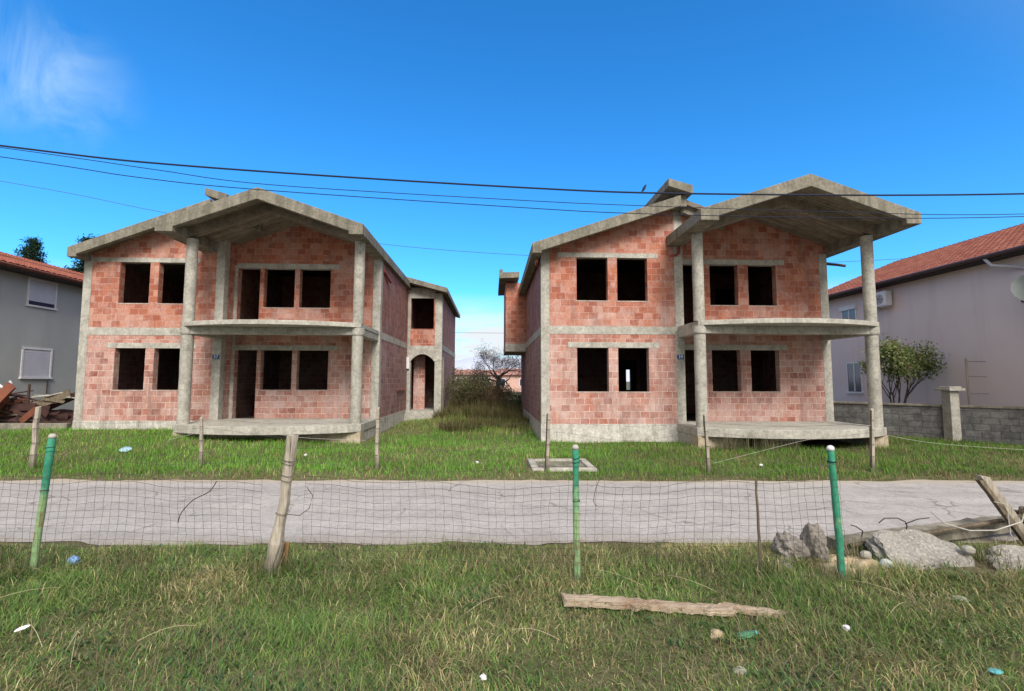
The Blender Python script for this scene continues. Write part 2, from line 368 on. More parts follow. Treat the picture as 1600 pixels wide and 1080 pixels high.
q = np.stack([idx[:-1,:-1], idx[:-1,1:], idx[1:,1:], idx[1:,:-1]], -1).reshape(-1, 4)
def np_mesh(name, co, loops, sizes, mat, cols=None, smooth=False):
    me = bpy.data.meshes.new(name); me.vertices.add(len(co)); me.vertices.foreach_set('co', np.asarray(co, np.float32).ravel())
    me.loops.add(len(loops)); me.loops.foreach_set('vertex_index', np.asarray(loops, np.int32))
    st = np.concatenate([[0], np.cumsum(sizes)[:-1]]); me.polygons.add(len(sizes))
    me.polygons.foreach_set('loop_start', st.astype(np.int32)); me.update(calc_edges=True); me.validate()
    if cols is not None:
        at = me.color_attributes.new('col', 'FLOAT_COLOR', 'POINT')
        c4 = np.concatenate([cols, np.ones((len(cols),1))], 1).astype(np.float32); at.data.foreach_set('color', c4.ravel())
    if smooth: me.polygons.foreach_set('use_smooth', [True]*len(me.polygons))
    o = bpy.data.objects.new(name, me); C.objects.link(o); me.materials.append(mat); return o
a = N('ground_soil'); Pp = a.pos()
n1 = a.noise(Pp, .7, 6, .7); n2 = a.noise(Pp, 12, 6, .8)
c = a.mix(a.ramp(n1, [(.35,0),(.65,1)]), (.09,.10,.04), (.15,.125,.075))
c = a.mix(.8, c, a.ramp(n2, [(.3,.35),(.65,1.2)]), 'MULTIPLY'); a.col(c); a.bump(n2, .8, .03)
ground = np_mesh('ground', co, q.ravel(), np.full(len(q), 4), a.m, smooth=True); tag(ground, kind='structure')

# road sheet
xs = np.concatenate([np.linspace(-120,-14,40)[:-1], np.arange(-14, 15, .09), np.linspace(15,120,40)])
rn, rf = road_near(xs), road_far(xs); K = 12
rc = []; 
for k in range(K+1):
    t = k/K; yy = rn + (rf-rn)*t; crown = .012 + .03*np.sin(np.pi*t)
    rc.append(np.stack([xs, yy, np.full_like(yy, .012 + .02*np.sin(np.pi*t))], -1))
rc = np.stack(rc).reshape(-1,3); n = len(xs); id2 = np.arange((K+1)*n).reshape(K+1, n)
rq = np.stack([id2[:-1,:-1], id2[:-1,1:], id2[1:,1:], id2[1:,:-1]], -1).reshape(-1,4)
a = N('road_asphalt'); Pp = a.pos()
n1 = a.noise(a.map(Pp, (.25,1.6,1)), 1, 5, .6); n2 = a.noise(Pp, 75, 4, .85); n3 = a.noise(Pp, 2.4, 7, .8); n4 = a.noise(Pp, 18, 5, .8)
c = a.mix(a.ramp(n1, [(.35,0),(.65,1)]), (.475,.455,.45), (.40,.385,.385))
c = a.mix(.8, c, a.ramp(n2, [(.32,.45),(.6,1.12)]), 'MULTIPLY'); c = a.mix(.55, c, a.ramp(n3, [(.35,.68),(.6,1.05)]), 'MULTIPLY'); c = a.mix(.55, c, a.ramp(n4, [(.35,.6),(.55,1.05)]), 'MULTIPLY')
vo = a.n('ShaderNodeTexVoronoi'); a.l(Pp, vo.inputs['Vector']); vo.inputs['Scale'].default_value = 22
gate = a.ramp(a.noise(Pp, 3, 3, .6), [(.45,0),(.6,1)])
c = a.mix(a.math('MULTIPLY', a.ramp(vo.outputs['Distance'], [(.10,.7),(.20,0)]), gate), c, (.20,.185,.18))
pt = a.noise(a.map(Pp, (.8,3.0,1), (4,2,0)), 1, 5, .65); c = a.mix(a.ramp(pt, [(.60,0),(.66,.5)]), c, (.25,.24,.24))
wv = a.n('ShaderNodeTexNoise'); a.l(Pp, wv.inputs['Vector']); wv.inputs['Scale'].default_value = 2.5; wv.inputs['Detail'].default_value = 4
mxv = a.n('ShaderNodeMix', data_type='VECTOR'); mxv.inputs[0].default_value = .22; a.l(Pp, mxv.inputs[4]); a.l(wv.outputs['Color'], mxv.inputs[5])
ck = a.n('ShaderNodeTexVoronoi', feature='DISTANCE_TO_EDGE'); a.l(mxv.outputs[1], ck.inputs['Vector']); ck.inputs['Scale'].default_value = 1.1
c = a.mix(a.math('MULTIPLY', a.ramp(ck.outputs['Distance'], [(.0,.8),(.018,0)]), a.ramp(a.noise(Pp, .8, 3, .6), [(.5,0),(.58,1)])), c, (.13,.12,.115))
sy = a.n('ShaderNodeSeparateXYZ'); a.l(Pp, sy.inputs[0])
ys = a.math('ADD', a.math('ADD', sy.outputs[1], a.math('MULTIPLY', sy.outputs[0], .035)), a.math('MULTIPLY', a.math('SUBTRACT', n3, .5), .9))
rut = a.math('SINE', a.math('MULTIPLY', ys, 5.2)); c = a.mix(.4, c, a.ramp(rut, [(.0,.80),(1,1.0)]), 'MULTIPLY')
e1 = a.n('ShaderNodeMapRange'); a.l(ys, e1.inputs[0]); e1.inputs[1].default_value = 8.75; e1.inputs[2].default_value = 9.1; e1.inputs[3].default_value = 0; e1.inputs[4].default_value = .75
c = a.mix(e1.outputs[0], c, (.40,.34,.26))
e2 = a.n('ShaderNodeMapRange'); a.l(ys, e2.inputs[0]); e2.inputs[1].default_value = 6.0; e2.inputs[2].default_value = 5.7; e2.inputs[3].default_value = 0; e2.inputs[4].default_value = .6
c = a.mix(e2.outputs[0], c, (.33,.30,.26))
a.col(c); a.bump(a.math('ADD', n2, a.math('MULTIPLY', n3, .8)), .6, .012)
road = np_mesh('road', rc, rq.ravel(), np.full(len(rq), 4), a.m, smooth=True); tag(road, kind='structure')

# ------------------------------------------------------------------ grass
M['grass'] = vcol_mat('grass_blades', .3)
M['leaf'] = vcol_mat('leaf_blades', .35)
def blades(px, py, pz, h, w, az, lean, cols, name, label, segs=3, dark=.35, curl=1.0):
    n = len(px); t = np.linspace(0, 1, segs+1)
    dx, dy = np.cos(az), np.sin(az); sxx, syy = -dy, dx
    V = []; Cc = []
    for i, tt in enumerate(t):
        bend = lean*(tt**(1.0+.8*curl)); zz = pz + h*tt*np.sqrt(np.clip(1-(lean*tt*.85)**2, .03, 1)) - .01
        cx = px + dx*h*bend; cy = py + dy*h*bend
        ww = w*(1-tt**1.6)*.5
        if i < segs:
            V.append(np.stack([cx-sxx*ww, cy-syy*ww, zz], -1)); V.append(np.stack([cx+sxx*ww, cy+syy*ww, zz], -1))
            Cc += [cols*(dark+(1-dark)*tt)]*2  # blades darken to the root: self-shadow put into the vertex colour
        else: V.append(np.stack([cx, cy, zz], -1)); Cc.append(cols)
    k = 2*segs+1; V = np.stack(V, 1).reshape(-1, 3); Cc = np.stack(Cc, 1).reshape(-1, 3)
    base = np.arange(n)*k; loops = []; sizes = []
    per = []
    for s in range(segs-1): per += [2*s, 2*s+1, 2*s+3, 2*s+2]; sizes.append(4)
    s = segs-1; per += [2*s, 2*s+1, 2*s+2]; sizes.append(3)
    loops = (base[:,None] + np.array(per)[None]).ravel(); sizes = np.tile(sizes, n)
    o = np_mesh(name, V, loops, sizes, M['grass'], Cc); tag(o, label, 'grass', kind='stuff'); return o
HOUSES = []       # footprints to keep grass out of: (x0,x1,y0,y1)
HOUSES += [(-13.5,-8.9,15.85,26),(-9.2,-3.7,14.35,26),(-4,-2.2,21.6,30),(1.5,6.1,14.45,25),(5.9,11.3,13.1,25)]
def inside(x, y):
    r = np.zeros(len(x), bool)
    for a_, b_, c_, d_ in HOUSES: r |= (x>a_)&(x<b_)&(y>c_)&(y<d_)
    return r
def palette(n, x, y, greens, straws, ps, seed):
    f = vn(x, y, 1.3, seed)*.6 + vn(x, y, 4.1, seed+1)*.4
    p = np.clip(ps + (f-.5)*1.05, .02, .97); is_s = rng.random(n) < p
    g = np.array(greens); s = np.array(straws)
    c = np.where(is_s[:,None], s[rng.integers(0,len(s),n)], g[rng.integers(0,len(g),n)])
    return c*(.85 + .8*rng.random((n,1)))*(.95+.5*vn(x,y,.8,seed+5))[:,None]*np.array([1.12,1.06,.98]), is_s
# near verge
n = 235000
x = rng.uniform(-6.6, 8.2, n); u_ = rng.random(n); y = 1.9 + (5.75-1.9)*u_**.9 + .0
lim = road_near(x); keep = (y < lim - .02 - .12*rng.random(n)**2) & (np.abs(x) < .5 + y*1.32 + .4)
bare = vn(x, y, 1.9, 31)*.6 + vn(x, y, 6, 32)*.4
keep &= (rng.random(n) < np.clip(1.9-1.4*bare, .45, 1)) 
keep &= ~((x>4.15)&(x<5.0)&(y>4.45)&(y<5.25)) & ~((x>5.1)&(x<6.4)&(y>4.3)&(y<5.0)) & ~((x>3.45)&(x<4.1)&(y>4.6)&(y<5.2)&(rng.random(n)<.8))
x, y = x[keep], y[keep]; n = len(x)
cols, iss = palette(n, x, y, [(.085,.155,.035),(.11,.19,.045),(.07,.14,.045),(.14,.215,.065),(.09,.17,.055)], [(.36,.33,.19),(.29,.26,.14),(.23,.20,.11),(.42,.39,.24),(.18,.155,.08)], .13+.22*ss(3.6,5.0,y), 41)
cl = vn(x, y, 2.2, 51)
h = (.03 + .058*rng.random(n)**1.3)*(0.55+.9*cl) * (1+.55*ss(.9,.1, np.abs(y-4.75))) * (.45+.55*ss(0,.45,road_near(x)-y))
az = vn(x, y, 1.1, 61)*9 + rng.normal(0, 1.5, n)
lean = np.clip(rng.normal(.86, .22, n), .15, 1.14)
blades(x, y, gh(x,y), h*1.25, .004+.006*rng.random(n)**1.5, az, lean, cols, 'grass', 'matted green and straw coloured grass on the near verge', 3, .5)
# fine dead thatch lying between the blades
n = 30000
x = rng.uniform(-6.4, 8, n); y = rng.uniform(1.9, 5.7, n); f = vn(x,y,1.7,71)
keep = (y < road_near(x)-.03) & (rng.random(n) < f*1.3) & (np.abs(x) < .9 + y*1.32); x, y = x[keep], y[keep]; n = len(x)
c_ = np.array([(.28,.23,.14),(.21,.17,.10),(.34,.30,.19)])[rng.integers(0,3,n)]*(.6+.7*rng.random((n,1)))
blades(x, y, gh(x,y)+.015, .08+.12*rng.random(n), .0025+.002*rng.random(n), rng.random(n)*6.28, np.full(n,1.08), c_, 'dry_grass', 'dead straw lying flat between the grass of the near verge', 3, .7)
# verge before the houses
n = 230000
x = rng.uniform(-17, 19, n); y = 8.3 + 13*rng.random(n)**1.25
keep = (y > road_far(x) + .02 + .12*rng.random(n)**2) & ~inside(x, y) & (np.abs(x) < 2 + y*1.15) & ~((x>.72)&(x<2.3)&(y>9.75)&(y<11.2)&(rng.random(n)<.93))
x, y = x[keep], y[keep]; n = len(x)
dry = np.clip(.06 + .45*ss(.55,.0,y-road_far(x)) + .22*ss(3,8,x) + .3*ss(15,18,y), 0, .9)
cols, iss = palette(n, x, y, [(.085,.21,.03),(.115,.27,.035),(.075,.17,.035),(.15,.30,.05),(.09,.22,.045)], [(.28,.24,.13),(.21,.18,.09),(.17,.15,.07),(.32,.29,.17)], dry, 81)
gl = (1.05 - .33*ss(1,5,x))[:,None]; cols = cols*gl
h = (.05+.10*rng.random(n))*(.6+.9*vn(x,y,.9,91))*(.5+.5*ss(0,.6,y-road_far(x)))*(1+1.6*ss(15,19,y)*ss(2.6,1.2,np.abs(x+.3)))
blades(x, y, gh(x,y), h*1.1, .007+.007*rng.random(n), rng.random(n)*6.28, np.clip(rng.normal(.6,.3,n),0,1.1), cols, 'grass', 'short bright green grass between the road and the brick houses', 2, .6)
# broad-leaved weeds and clover between the blades
n = 26000
x = rng.uniform(-6.4, 8, n); y = rng.uniform(1.9, 5.6, n); f = vn(x,y,2.6,171)*.6+vn(x,y,7,172)*.4
keep = (y < road_near(x)-.06) & (rng.random(n) < np.clip((f-.5)*5,0,1)) & (np.abs(x) < .9 + y*1.32); x, y = x[keep], y[keep]; n = len(x)
c_ = np.array([(.07,.16,.05),(.10,.20,.06),(.06,.13,.06),(.13,.20,.08)])[rng.integers(0,4,n)]*(.7+.6*rng.random((n,1)))
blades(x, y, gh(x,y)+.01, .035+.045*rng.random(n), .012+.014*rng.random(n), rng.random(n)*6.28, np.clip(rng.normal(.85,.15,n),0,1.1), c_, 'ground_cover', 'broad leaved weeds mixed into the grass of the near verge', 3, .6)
# tall weeds, as clumps the eye cannot count
def weeds(spots, name, label, cset, hmin, hmax, cnt, wd=.008):
    X_, Y_, H_, A_, Ln, Co = [], [], [], [], [], []
    for (cx, cy, r_, hs) in spots:
        k = int(cnt*r_*r_*6)+25
        rr = r_*np.sqrt(rng.random(k)); th = rng.random(k)*6.28
        X_.append(cx+rr*np.cos(th)); Y_.append(cy+rr*np.sin(th)); H_.append((hmin+(hmax-hmin)*rng.random(k))*hs); A_.append(rng.random(k)*6.28)
        Ln.append(np.clip(rng.normal(.35,.25,k),0,1)); Co.append(np.array(cset)[rng.integers(0,len(cset),k)]*(.6+.7*rng.random((k,1))))
    X_, Y_, H_, A_, Ln, Co = map(np.concatenate, (X_, Y_, H_, A_, Ln, Co))
    return blades(X_, Y_, gh(X_,Y_), H_, wd*(.6+.8*rng.random(len(X_))), A_, Ln, Co, name, label, 3, .4)
weeds([(-.9,17.5,1.0,.7),(.6,17.8,.8,.6),(-1.6,20.5,.9,.9),(0,20,1.2,1),(1.0,19,.6,.8),(-.8,23,1.4,1.25),(.9,23,.9,1.2),(-1.2,26.5,1.3,1.6),(.8,27,1.1,1.3)], 'tall_weeds',
      'tall tangled weeds filling the gap between the two brick houses', [(.10,.13,.03),(.15,.16,.05),(.20,.16,.08),(.07,.09,.03),(.16,.10,.06),(.26,.22,.12)], .25, .75, 260, .016)
weeds([(6.6,12.55,.35,1),(7.3,12.3,.35,1),(7.9,12.3,.3,.8),(6.2,12.6,.2,.8),(-5.1,13.2,.3,.35),(-3.3,14.4,.3,.5)], 'tall_weeds', 'thin dry weeds under the curved porch slab of the right house',
      [(.28,.25,.16),(.20,.20,.10),(.12,.15,.05),(.33,.30,.22)], .25, .62, 170, .008)
weeds([(-2.1,4.72,.22,1),(-1.85,4.8,.16,.9),(-4.45,4.9,.18,.8),(.8,4.48,.16,.8),(3.3,4.4,.2,.8),(2.6,4.56,.2,.9),(5.1,4.75,.12,1.0),(5.05,4.5,.12,.9),(3.75,4.95,.2,1),(-5.2,5,.3,1),(-3.6,4.9,.3,.7),(1.7,4.7,.4,.6),(-.6,4.9,.5,.55)], 'long_grass',
      'long grass tufts at the feet of the near fence posts', [(.07,.12,.03),(.10,.15,.04),(.30,.26,.15),(.36,.32,.20),(.22,.19,.10)], .12, .34, 330, .006)

# ------------------------------------------------------------------ the two unfinished brick houses
T = .22
def wall_y(mb, x0, x1, z0, z1, y0, y1, ops):          # wall facing -y with rectangular openings (x0,x1,z0,z1)
    xs = sorted({x0, x1} | {v for o in ops for v in o[:2] if x0 < v < x1}); zs = sorted({z0, z1} | {v for o in ops for v in o[2:] if z0 < v < z1})
    full = lambda i, j: 0 <= i < len(xs)-1 and 0 <= j < len(zs)-1 and not any(o[0]-1e-6 <= (xs[i]+xs[i+1])/2 <= o[1]+1e-6 and o[2]-1e-6 <= (zs[j]+zs[j+1])/2 <= o[3]+1e-6 for o in ops)
    for i in range(len(xs)-1):
        for j in range(len(zs)-1):
            if not full(i, j): continue
            a_, b_, c_, d_ = xs[i], xs[i+1], zs[j], zs[j+1]
            mb.add([(a_,y0,c_),(b_,y0,c_),(b_,y0,d_),(a_,y0,d_)], [(0,1,2,3)]); mb.add([(a_,y1,c_),(b_,y1,c_),(b_,y1,d_),(a_,y1,d_)], [(3,2,1,0)])
            if not full(i-1,j): mb.add([(a_,y0,c_),(a_,y0,d_),(a_,y1,d_),(a_,y1,c_)], [(0,1,2,3)])
            if not full(i+1,j): mb.add([(b_,y0,c_),(b_,y1,c_),(b_,y1,d_),(b_,y0,d_)], [(0,1,2,3)])
            if not full(i,j-1): mb.add([(a_,y0,c_),(a_,y1,c_),(b_,y1,c_),(b_,y0,c_)], [(0,1,2,3)])
            if not full(i,j+1): mb.add([(a_,y0,d_),(b_,y0,d_),(b_,y1,d_),(a_,y1,d_)], [(0,1,2,3)])
def nrm_build(mb, *a_, **k):                           # keep the face directions as written
    me_o = mb.build(*a_, **k); return me_o
def text_mesh(txt, size):
    cu = bpy.data.curves.new('t', 'FONT'); cu.body = txt; cu.size = size; cu.extrude = .002; cu.align_x = 'CENTER'; cu.align_y = 'CENTER'
    o = bpy.data.objects.new('t', cu); C.objects.link(o); bpy.context.view_layer.update()
    me = bpy.data.meshes.new_from_object(o.evaluated_get(bpy.context.evaluated_depsgraph_get())); bpy.data.objects.remove(o); return me

def house(p):
    ox, fy, pw, by, g = p['ox'], p['fy'], p['pw'], p['by'], p['g']
    root = empty('unfinished_brick_house', (ox+4.9, fy, 0), p['label'], 'house', 'unfinished brick houses')
    X = lambda r_: ox + r_
    W1, W2 = p['W1'], p['W2']                          # return corner and right corner, relative
    Z0, ZF, ZB = .58, 3.36, 3.61                       # floor level, band
    up_, lo = (4.42, 5.80), (1.57, 2.94)
    A = p['A']; B = p['B']                             # roofs: dict(xl, xr, xm, ze, zm)
    sa = (A['zm']-A['ze'])/(A['xm']-A['xl']); sb = (B['zm']-B['ze'])/(B['xm']-B['xl'])
    zA = lambda r_: A['ze'] + sa*(r_-A['xl']) if r_ < A['xm'] else A['zm'] - .36*(r_-A['xm'])
    zB = lambda r_: B['ze'] + sb*(r_-B['xl']) if r_ < B['xm'] else B['zm'] - (B['zm']-B['ze'])/(B['xr']-B['xm'])*(r_-B['xm'])
    val = A['xm']
    while zA(val) > zB(val): val += .02
    # --- front wall
    wins = [(X(a_),X(b_),lo[0],lo[1]) for a_, b_ in p['wf']] + [(X(a_),X(b_),up_[0],up_[1]) for a_, b_ in p['wf']]
    mb = MB(); top = 5.84
    wall_y(mb, X(0), X(W1), Z0, top, fy, fy+T, wins)
    xm = A['xm']
    mb.prism_y([(X(0),top),(X(W1),top),(X(W1),zA(W1)-.1),(X(xm),zA(xm)-.1),(X(0),max(top+.01,zA(0)-.1))], fy, fy+T)
    mb.prism_y([(X(W1)+.001,zB(W1)-.05),(X(W1+.55),zB(W1+.55)-.05),(X(W1+.55),zA(W1+.55)-.1),(X(W1)+.001,zA(W1)-.1)], fy, fy+T)
    mb.build('front_wall', M['brick'], root)
    # --- return wall and porch wall
    mb = MB(); mb.box(X(W1-T), X(W1), fy+T, pw, Z0, zA(W1)-.12); mb.build('return_wall', M['brick'], root)
    ops = [(X(a_),X(b_),lo[0],lo[1]) for a_, b_ in p['wp']] + [(X(a_),X(b_),up_[0],up_[1]) for a_, b_ in p['wp']] + [(X(p['door'][0]),X(p['door'][1]),Z0,lo[1]),(X(p['door'][0]),X(p['door'][1]),ZB,up_[1])]
    mb = MB(); wall_y(mb, X(W1), X(W2), Z0, 6.0, pw, pw+T, ops)
    for (a_, b_) in p['wf']:
        for z in (lo[0], up_[0]):
            ms = MB(); ms.box(X(a_)-.04, X(b_)+.04, fy-.009, fy+T-.01, z-.03, z+.004); ms.build('sill', M['mortar'], root)
    for (a_, b_) in p['wp']:
        for z in (lo[0], up_[0]):
            ms = MB(); ms.box(X(a_)-.02, X(b_)+.02, pw-.009, pw+T-.01, z-.03, z+.004); ms.build('sill', M['mortar'], root)
    poly = [(X(W1),6.0),(X(W2),6.0),(X(W2),zB(W2)-.1),(X(B['xm']),B['zm']-.1),(X(val),zB(val)-.1),(X(W1),zA(W1)-.1)]
    mb.prism_y(poly, pw, pw+T); mb.build('porch_wall', M['brick'], root)
    # --- sides and back
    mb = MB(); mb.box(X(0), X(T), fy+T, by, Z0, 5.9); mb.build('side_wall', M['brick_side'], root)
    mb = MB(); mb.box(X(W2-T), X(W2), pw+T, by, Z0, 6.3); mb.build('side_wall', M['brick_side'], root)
    mb = MB(); wall_y(mb, X(0), X(W2), Z0, 6.0, by, by+T, [(X(5.45),X(5.69),1.45,2.5),(X(1.5),X(2.4),4.4,5.6)])
    mb.prism_y([(X(0),6.0),(X(W2),6.0),(X(W2),zB(W2)-.1),(X(B['xm']),B['zm']-.1),(X(val),zB(val)-.1),(X(xm),zA(xm)-.1),(X(0),6.05)], by, by+T)
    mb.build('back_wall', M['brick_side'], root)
    mb = MB(); my = fy+4.2
    wall_y(mb, X(T), X(W2-T), Z0+.02, 6.3, my, my+.15, [(X(3.5),X(4.3),Z0+.02,2.75),(X(1.0),X(1.8),ZB,5.7),(X(7.6),X(8.4),ZB,5.7)])
    mb.box(X(4.42), X(4.57), pw+T, my, Z0, 6.2)
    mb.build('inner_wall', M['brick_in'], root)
    # --- slabs
    mb = MB()
    for z0, z1 in ((.3, Z0-.004), (ZF+.004, ZB-.004)):
        mb.box(X(.15), X(W1-.1), fy+.15, by-.02, z0, z1); mb.box(X(W1-.1)+.001, X(W2-.15), pw+.15, by-.02, z0, z1)
    mb.build('floor_slab', M['conc_in'], root)
    # --- plinth
    e = .02
    mb = MB(); mb.box(X(-e), X(W1+e), fy-e, fy+.3, g-.5, Z0)
    mb.box(X(W1-.3), X(W1+e), fy+.3, pw+.2, g-.5, Z0); mb.box(X(-e), X(.3), fy+.3, by+T+e, g-.5, Z0-.003)
    mb.box(X(W1+e), X(W2+e), pw-e, pw+.3, g-.5, Z0); mb.box(X(W2-.3), X(W2+e), pw+.3, by+T+e, g-.5, Z0-.003)
    mb.build('plinth', M['plinth'], root)
    # --- frame: columns, bands, lintels
    d = .014
    def colbox(x0, x1, y0, y1, z0, z1, m_='conc'):
        mb = MB(); mb.box(x0, x1, y0, y1, z0, z1); return mb.build('wall_column', M[m_], root, bevel=.008)
    colbox(X(0)-d, X(.25), fy-d, fy+.25, Z0-.01, zA(0)-.14)
    colbox(X(W1-.26), X(W1)+d, fy-d, fy+.26, Z0-.01, zA(W1)-.14)
    colbox(X(W2-.26), X(W2)+d, pw-d, pw+.26, Z0-.01, 6.2)
    colbox(X(W1)+.001, X(W1+.10), pw-d, pw+.1, Z0-.01, 5.9)
    def band(x0, x1, y0, y1, z0, z1, nm='floor_band', m_='conc'):
        mb = MB(); mb.box(x0, x1, y0, y1, z0, z1); mb.build(nm, M[m_], root, bevel=.006)
    band(X(.25), X(W1-.26), fy-.010, fy+.1, ZF, ZB)
    band(X(0)-.010, X(.1), fy+.25, by, ZF, ZB); band(X(W2-.1), X(W2)+.010, pw+.26, by, ZF, ZB)
    for z in (lo[1], up_[1]):
        x0, x1 = p['wf'][0][0]-.28, p['wf'][1][1]+.34
        if z == up_[1]: x0 = p['lint_up']
        band(X(x0), X(min(x1, W1-.27)), fy-.008, fy+T-.02, z-.003, z+(.17 if z<4 else .15), 'lintel')
        x0, x1 = p['door'][0]-.05, p['wp'][1][1]+.3
        band(X(x0), X(x1), pw-.008, pw+T-.02, z-.003, z+.17, 'lintel')
    # --- porch
    c1, c2, cy = X(p['c1']), X(p['c2']), p['cy']
    def arc(xa, xb, yb, sag, n_=28):
        h_ = (xb-xa)/2; rr = (h_*h_+sag*sag)/(2*sag); cx = (xa+xb)/2; cyy = yb - sag + rr; th = math.asin(h_/rr)
        return [(cx + rr*math.sin(-th+2*th*i/n_), cyy - rr*math.cos(-th+2*th*i/n_)) for i in range(n_+1)]
    def slab(nm, xa, xb, yf, sag, yb, z0, z1, m_):
        mb = MB(); pts = arc(xa, xb, yf, sag) + [(xb, yb), (xa, yb)]
        mb.prism_z(pts, z0, z1); return mb.build(nm, M[m_], root, bevel=.012)
    slab('porch_slab', c1-.2, c2+.2, cy-.12, .78, pw-.02, .37, .605, 'conc')
    slab('balcony_slab', c1-.10, c2+.14, cy-.14, .72, pw-.02, 3.49, 3.625, 'conc')
    mb = MB()
    mb.box(c1+.12, c2-.12, cy-.12, cy+.12, 3.27, 3.487)
    mb.build('balcony_beam', M['conc'], root, bevel=.01)
    for cx in (c1, c2):
        s_ = .12
        mb = MB(); mb.box(cx-s_, cx+s_, cy+.14, pw-.02, 3.27, 3.487); mb.build('balcony_beam', M['conc'], root, bevel=.01)
        mb = MB(); mb.cyl(cx, cy, .6, 3.3, .165, 28, 6, .004); mb.tube([(cx,cy,3.26),(cx,cy,3.30),(cx,cy,3.485)], [.185,.2,.2], 28)
        mb.cyl(cx, cy, 3.627, B['ze']-.30, .155, 28, 6, .003)
        mb.build('round_column', M['conc_col'], root, smooth=False).modifiers.new('es','EDGE_SPLIT').split_angle = R(35)
        me_ = root.children[-1].data if False else None
    for s_, cx in ((-1, c1), (1, c2)):
        mb = MB(); mb.box(cx-.2, cx+.2, cy-.16, cy+.25, g-.4, .368); mb.build('pier', M['found'], root, bevel=.01)
    f0, f1 = p['found']
    if f1: mb = MB(); mb.box(c1+.2, c1+.2+f1, cy-.13, cy+.1, g-.4, .366); mb.build('foundation_wall', M['found'], root)
    mb = MB(); mb.box(c2-.1, c2+.17, cy+.26, pw-.03, g-.4, .364); mb.build('foundation_wall', M['plinth'], root)
    mb = MB(); mb.box(c1-.17, c1+.1, cy+.26, pw-.03, g-.4, .364); mb.build('foundation_wall', M['conc'], root)
    # --- roofs
    th = .15
    def slope(mb, xa, za, xb, zb, y0, y1, t_=th): mb.prism_y([(xa,za-t_),(xb,zb-t_),(xb,zb),(xa,za)], y0, y1)
    ya, yb = p['Ay'], p['By']; yback = by+.5
    mb = MB()
    slope(mb, X(A['xl']), A['ze']-.004, X(A['xm']), A['zm']-.004, ya+.16, yback)
    slope(mb, X(A['xm']), A['zm']-.004, X(val), zA(val)-.004, ya+.16, yback)
    slope(mb, X(val), zB(val)-.004, X(B['xm']), B['zm']-.004, pw+.05, yback)
    slope(mb, X(B['xl']), B['ze']-.004, X(B['xm']), B['zm']-.004, yb+.16, pw+.045)
    slope(mb, X(B['xm']), B['zm']-.004, X(B['xr']), B['ze']-.004, yb+.16, yback)
    roof = mb.build('roof', M['conc_ceil'], root)
    def fascia(xl, zl, xm_, zm, xr, zr, y0, y1, hgt=.34, lblock=None, rblock=None, back=0, drop=0):
        mb = MB(); o_ = []
        if lblock: o_ = [(xl,zl),(xl,zl-.31),(xl+lblock,zl-.31),(xl+lblock, zl+(zm-zl)*(lblock/(xm_-xl))-hgt)]
        else: o_ = [(xl,zl),(xl,zl-hgt)]
        o_ += [(xm_, zm-hgt)]
        if rblock: o_ += [(xr-rblock, zr+(zm-zr)*(rblock/(xr-xm_))-hgt),(xr-rblock,zr-.31),(xr,zr-.31),(xr,zr)]
        else: o_ += [(xr,zr-hgt),(xr,zr)]
        o_ += [(xm_,zm)]
        # split in two convex-ish halves at the ridge
        k = o_.index((xm_, zm-hgt))
        left = o_[:k+1] + [(xm_,zm)]; right = [(xm_,zm-hgt)] + o_[k+1:]
        mb.prism_y(left, y0, y1); mb.prism_y([(x_ + (.0 if not back else .12*(i_ in (0,len(right)-1))), z_-drop) for i_, (x_, z_) in enumerate(right)], y0+back, y1+back)
        return mb
    fascia(X(A['xl']), A['ze'], X(A['xm']), A['zm'], X(val)-.05, zA(val-.05), ya, ya+.158, .33, .28, None, .30, .09).build('roof_fascia', M['conc_dark'], root, bevel=.01)
    fascia(X(B['xl']), B['ze'], X(B['xm']), B['zm'], X(B['xr']), B['ze'], yb, yb+.158, .35, .5, .42).build('canopy_fascia', M['conc_dark'], root, bevel=.012)
    def eave(xa, xb, z1, z0, y0, y1):
        mb = MB(); mb.box(xa, xb, y0, y1, z0, z1); mb.build('eave_beam', M['conc_dark'], root, bevel=.01)
    eave(X(A['xl'])-.003, X(A['xl'])+.28, A['ze']-.003, A['ze']-.30, ya+.16, yback)
    eave(X(B['xl'])-.003, X(B['xl'])+.5, B['ze']-.003, B['ze']-.31, yb+.16, fy-.01)
    eave(X(B['xr'])-.42, X(B['xr'])+.003, B['ze']-.003, B['ze']-.31, yb+.16, yback)
    # inclined beam over the round columns
    mb = MB(); zc = lambda r_: zB(r_)-th
    for (ra, rb) in ((B['xl']+.4, B['xm']), (B['xm'], B['xr']-.4)):
        mb.prism_y([(X(ra),zc(ra)-.30),(X(rb),zc(rb)-.30),(X(rb),zc(rb)+.02),(X(ra),zc(ra)+.02)], cy-.11, cy+.11)
    mb.build('canopy_beam', M['conc_ceil'], root)
    # raised cap over the main ridge
    k0, k1 = p['cap']; mb = MB()
    mb.prism_y([(X(k0[0]),k0[1]-.24),(X(k1[0]),k1[1]-.27),(X(k1[0]),k1[1]),(X(k0[0]),k0[1])], p['capy'], yback)
    mb.build('ridge_cap', M['conc_dark'], root, bevel=.01)
    mb = MB(); mb.box(X(A['xm']-.1), X(k1[0]-.12), p['capy']+.22, yback-.2, A['zm']-.3, k1[1]-.24); mb.build('ridge_wall', M['conc_dark'], root)
    # number plate
    px_, pz_ = X(W1-.13), 2.66
    mb = MB(); mb.box(px_-.105, px_+.105, fy-d-.014, fy-d-.002, pz_-.075, pz_+.075)
    pl = mb.build('number_plate', M['blue_plate'], root)
    tm = text_mesh(p['num'], .155); tm.materials.append(M['plate_pale'])
    to = bpy.data.objects.new('number', tm); C.objects.link(to); to.parent = pl
    to.matrix_parent_inverse = Matrix.Identity(4)
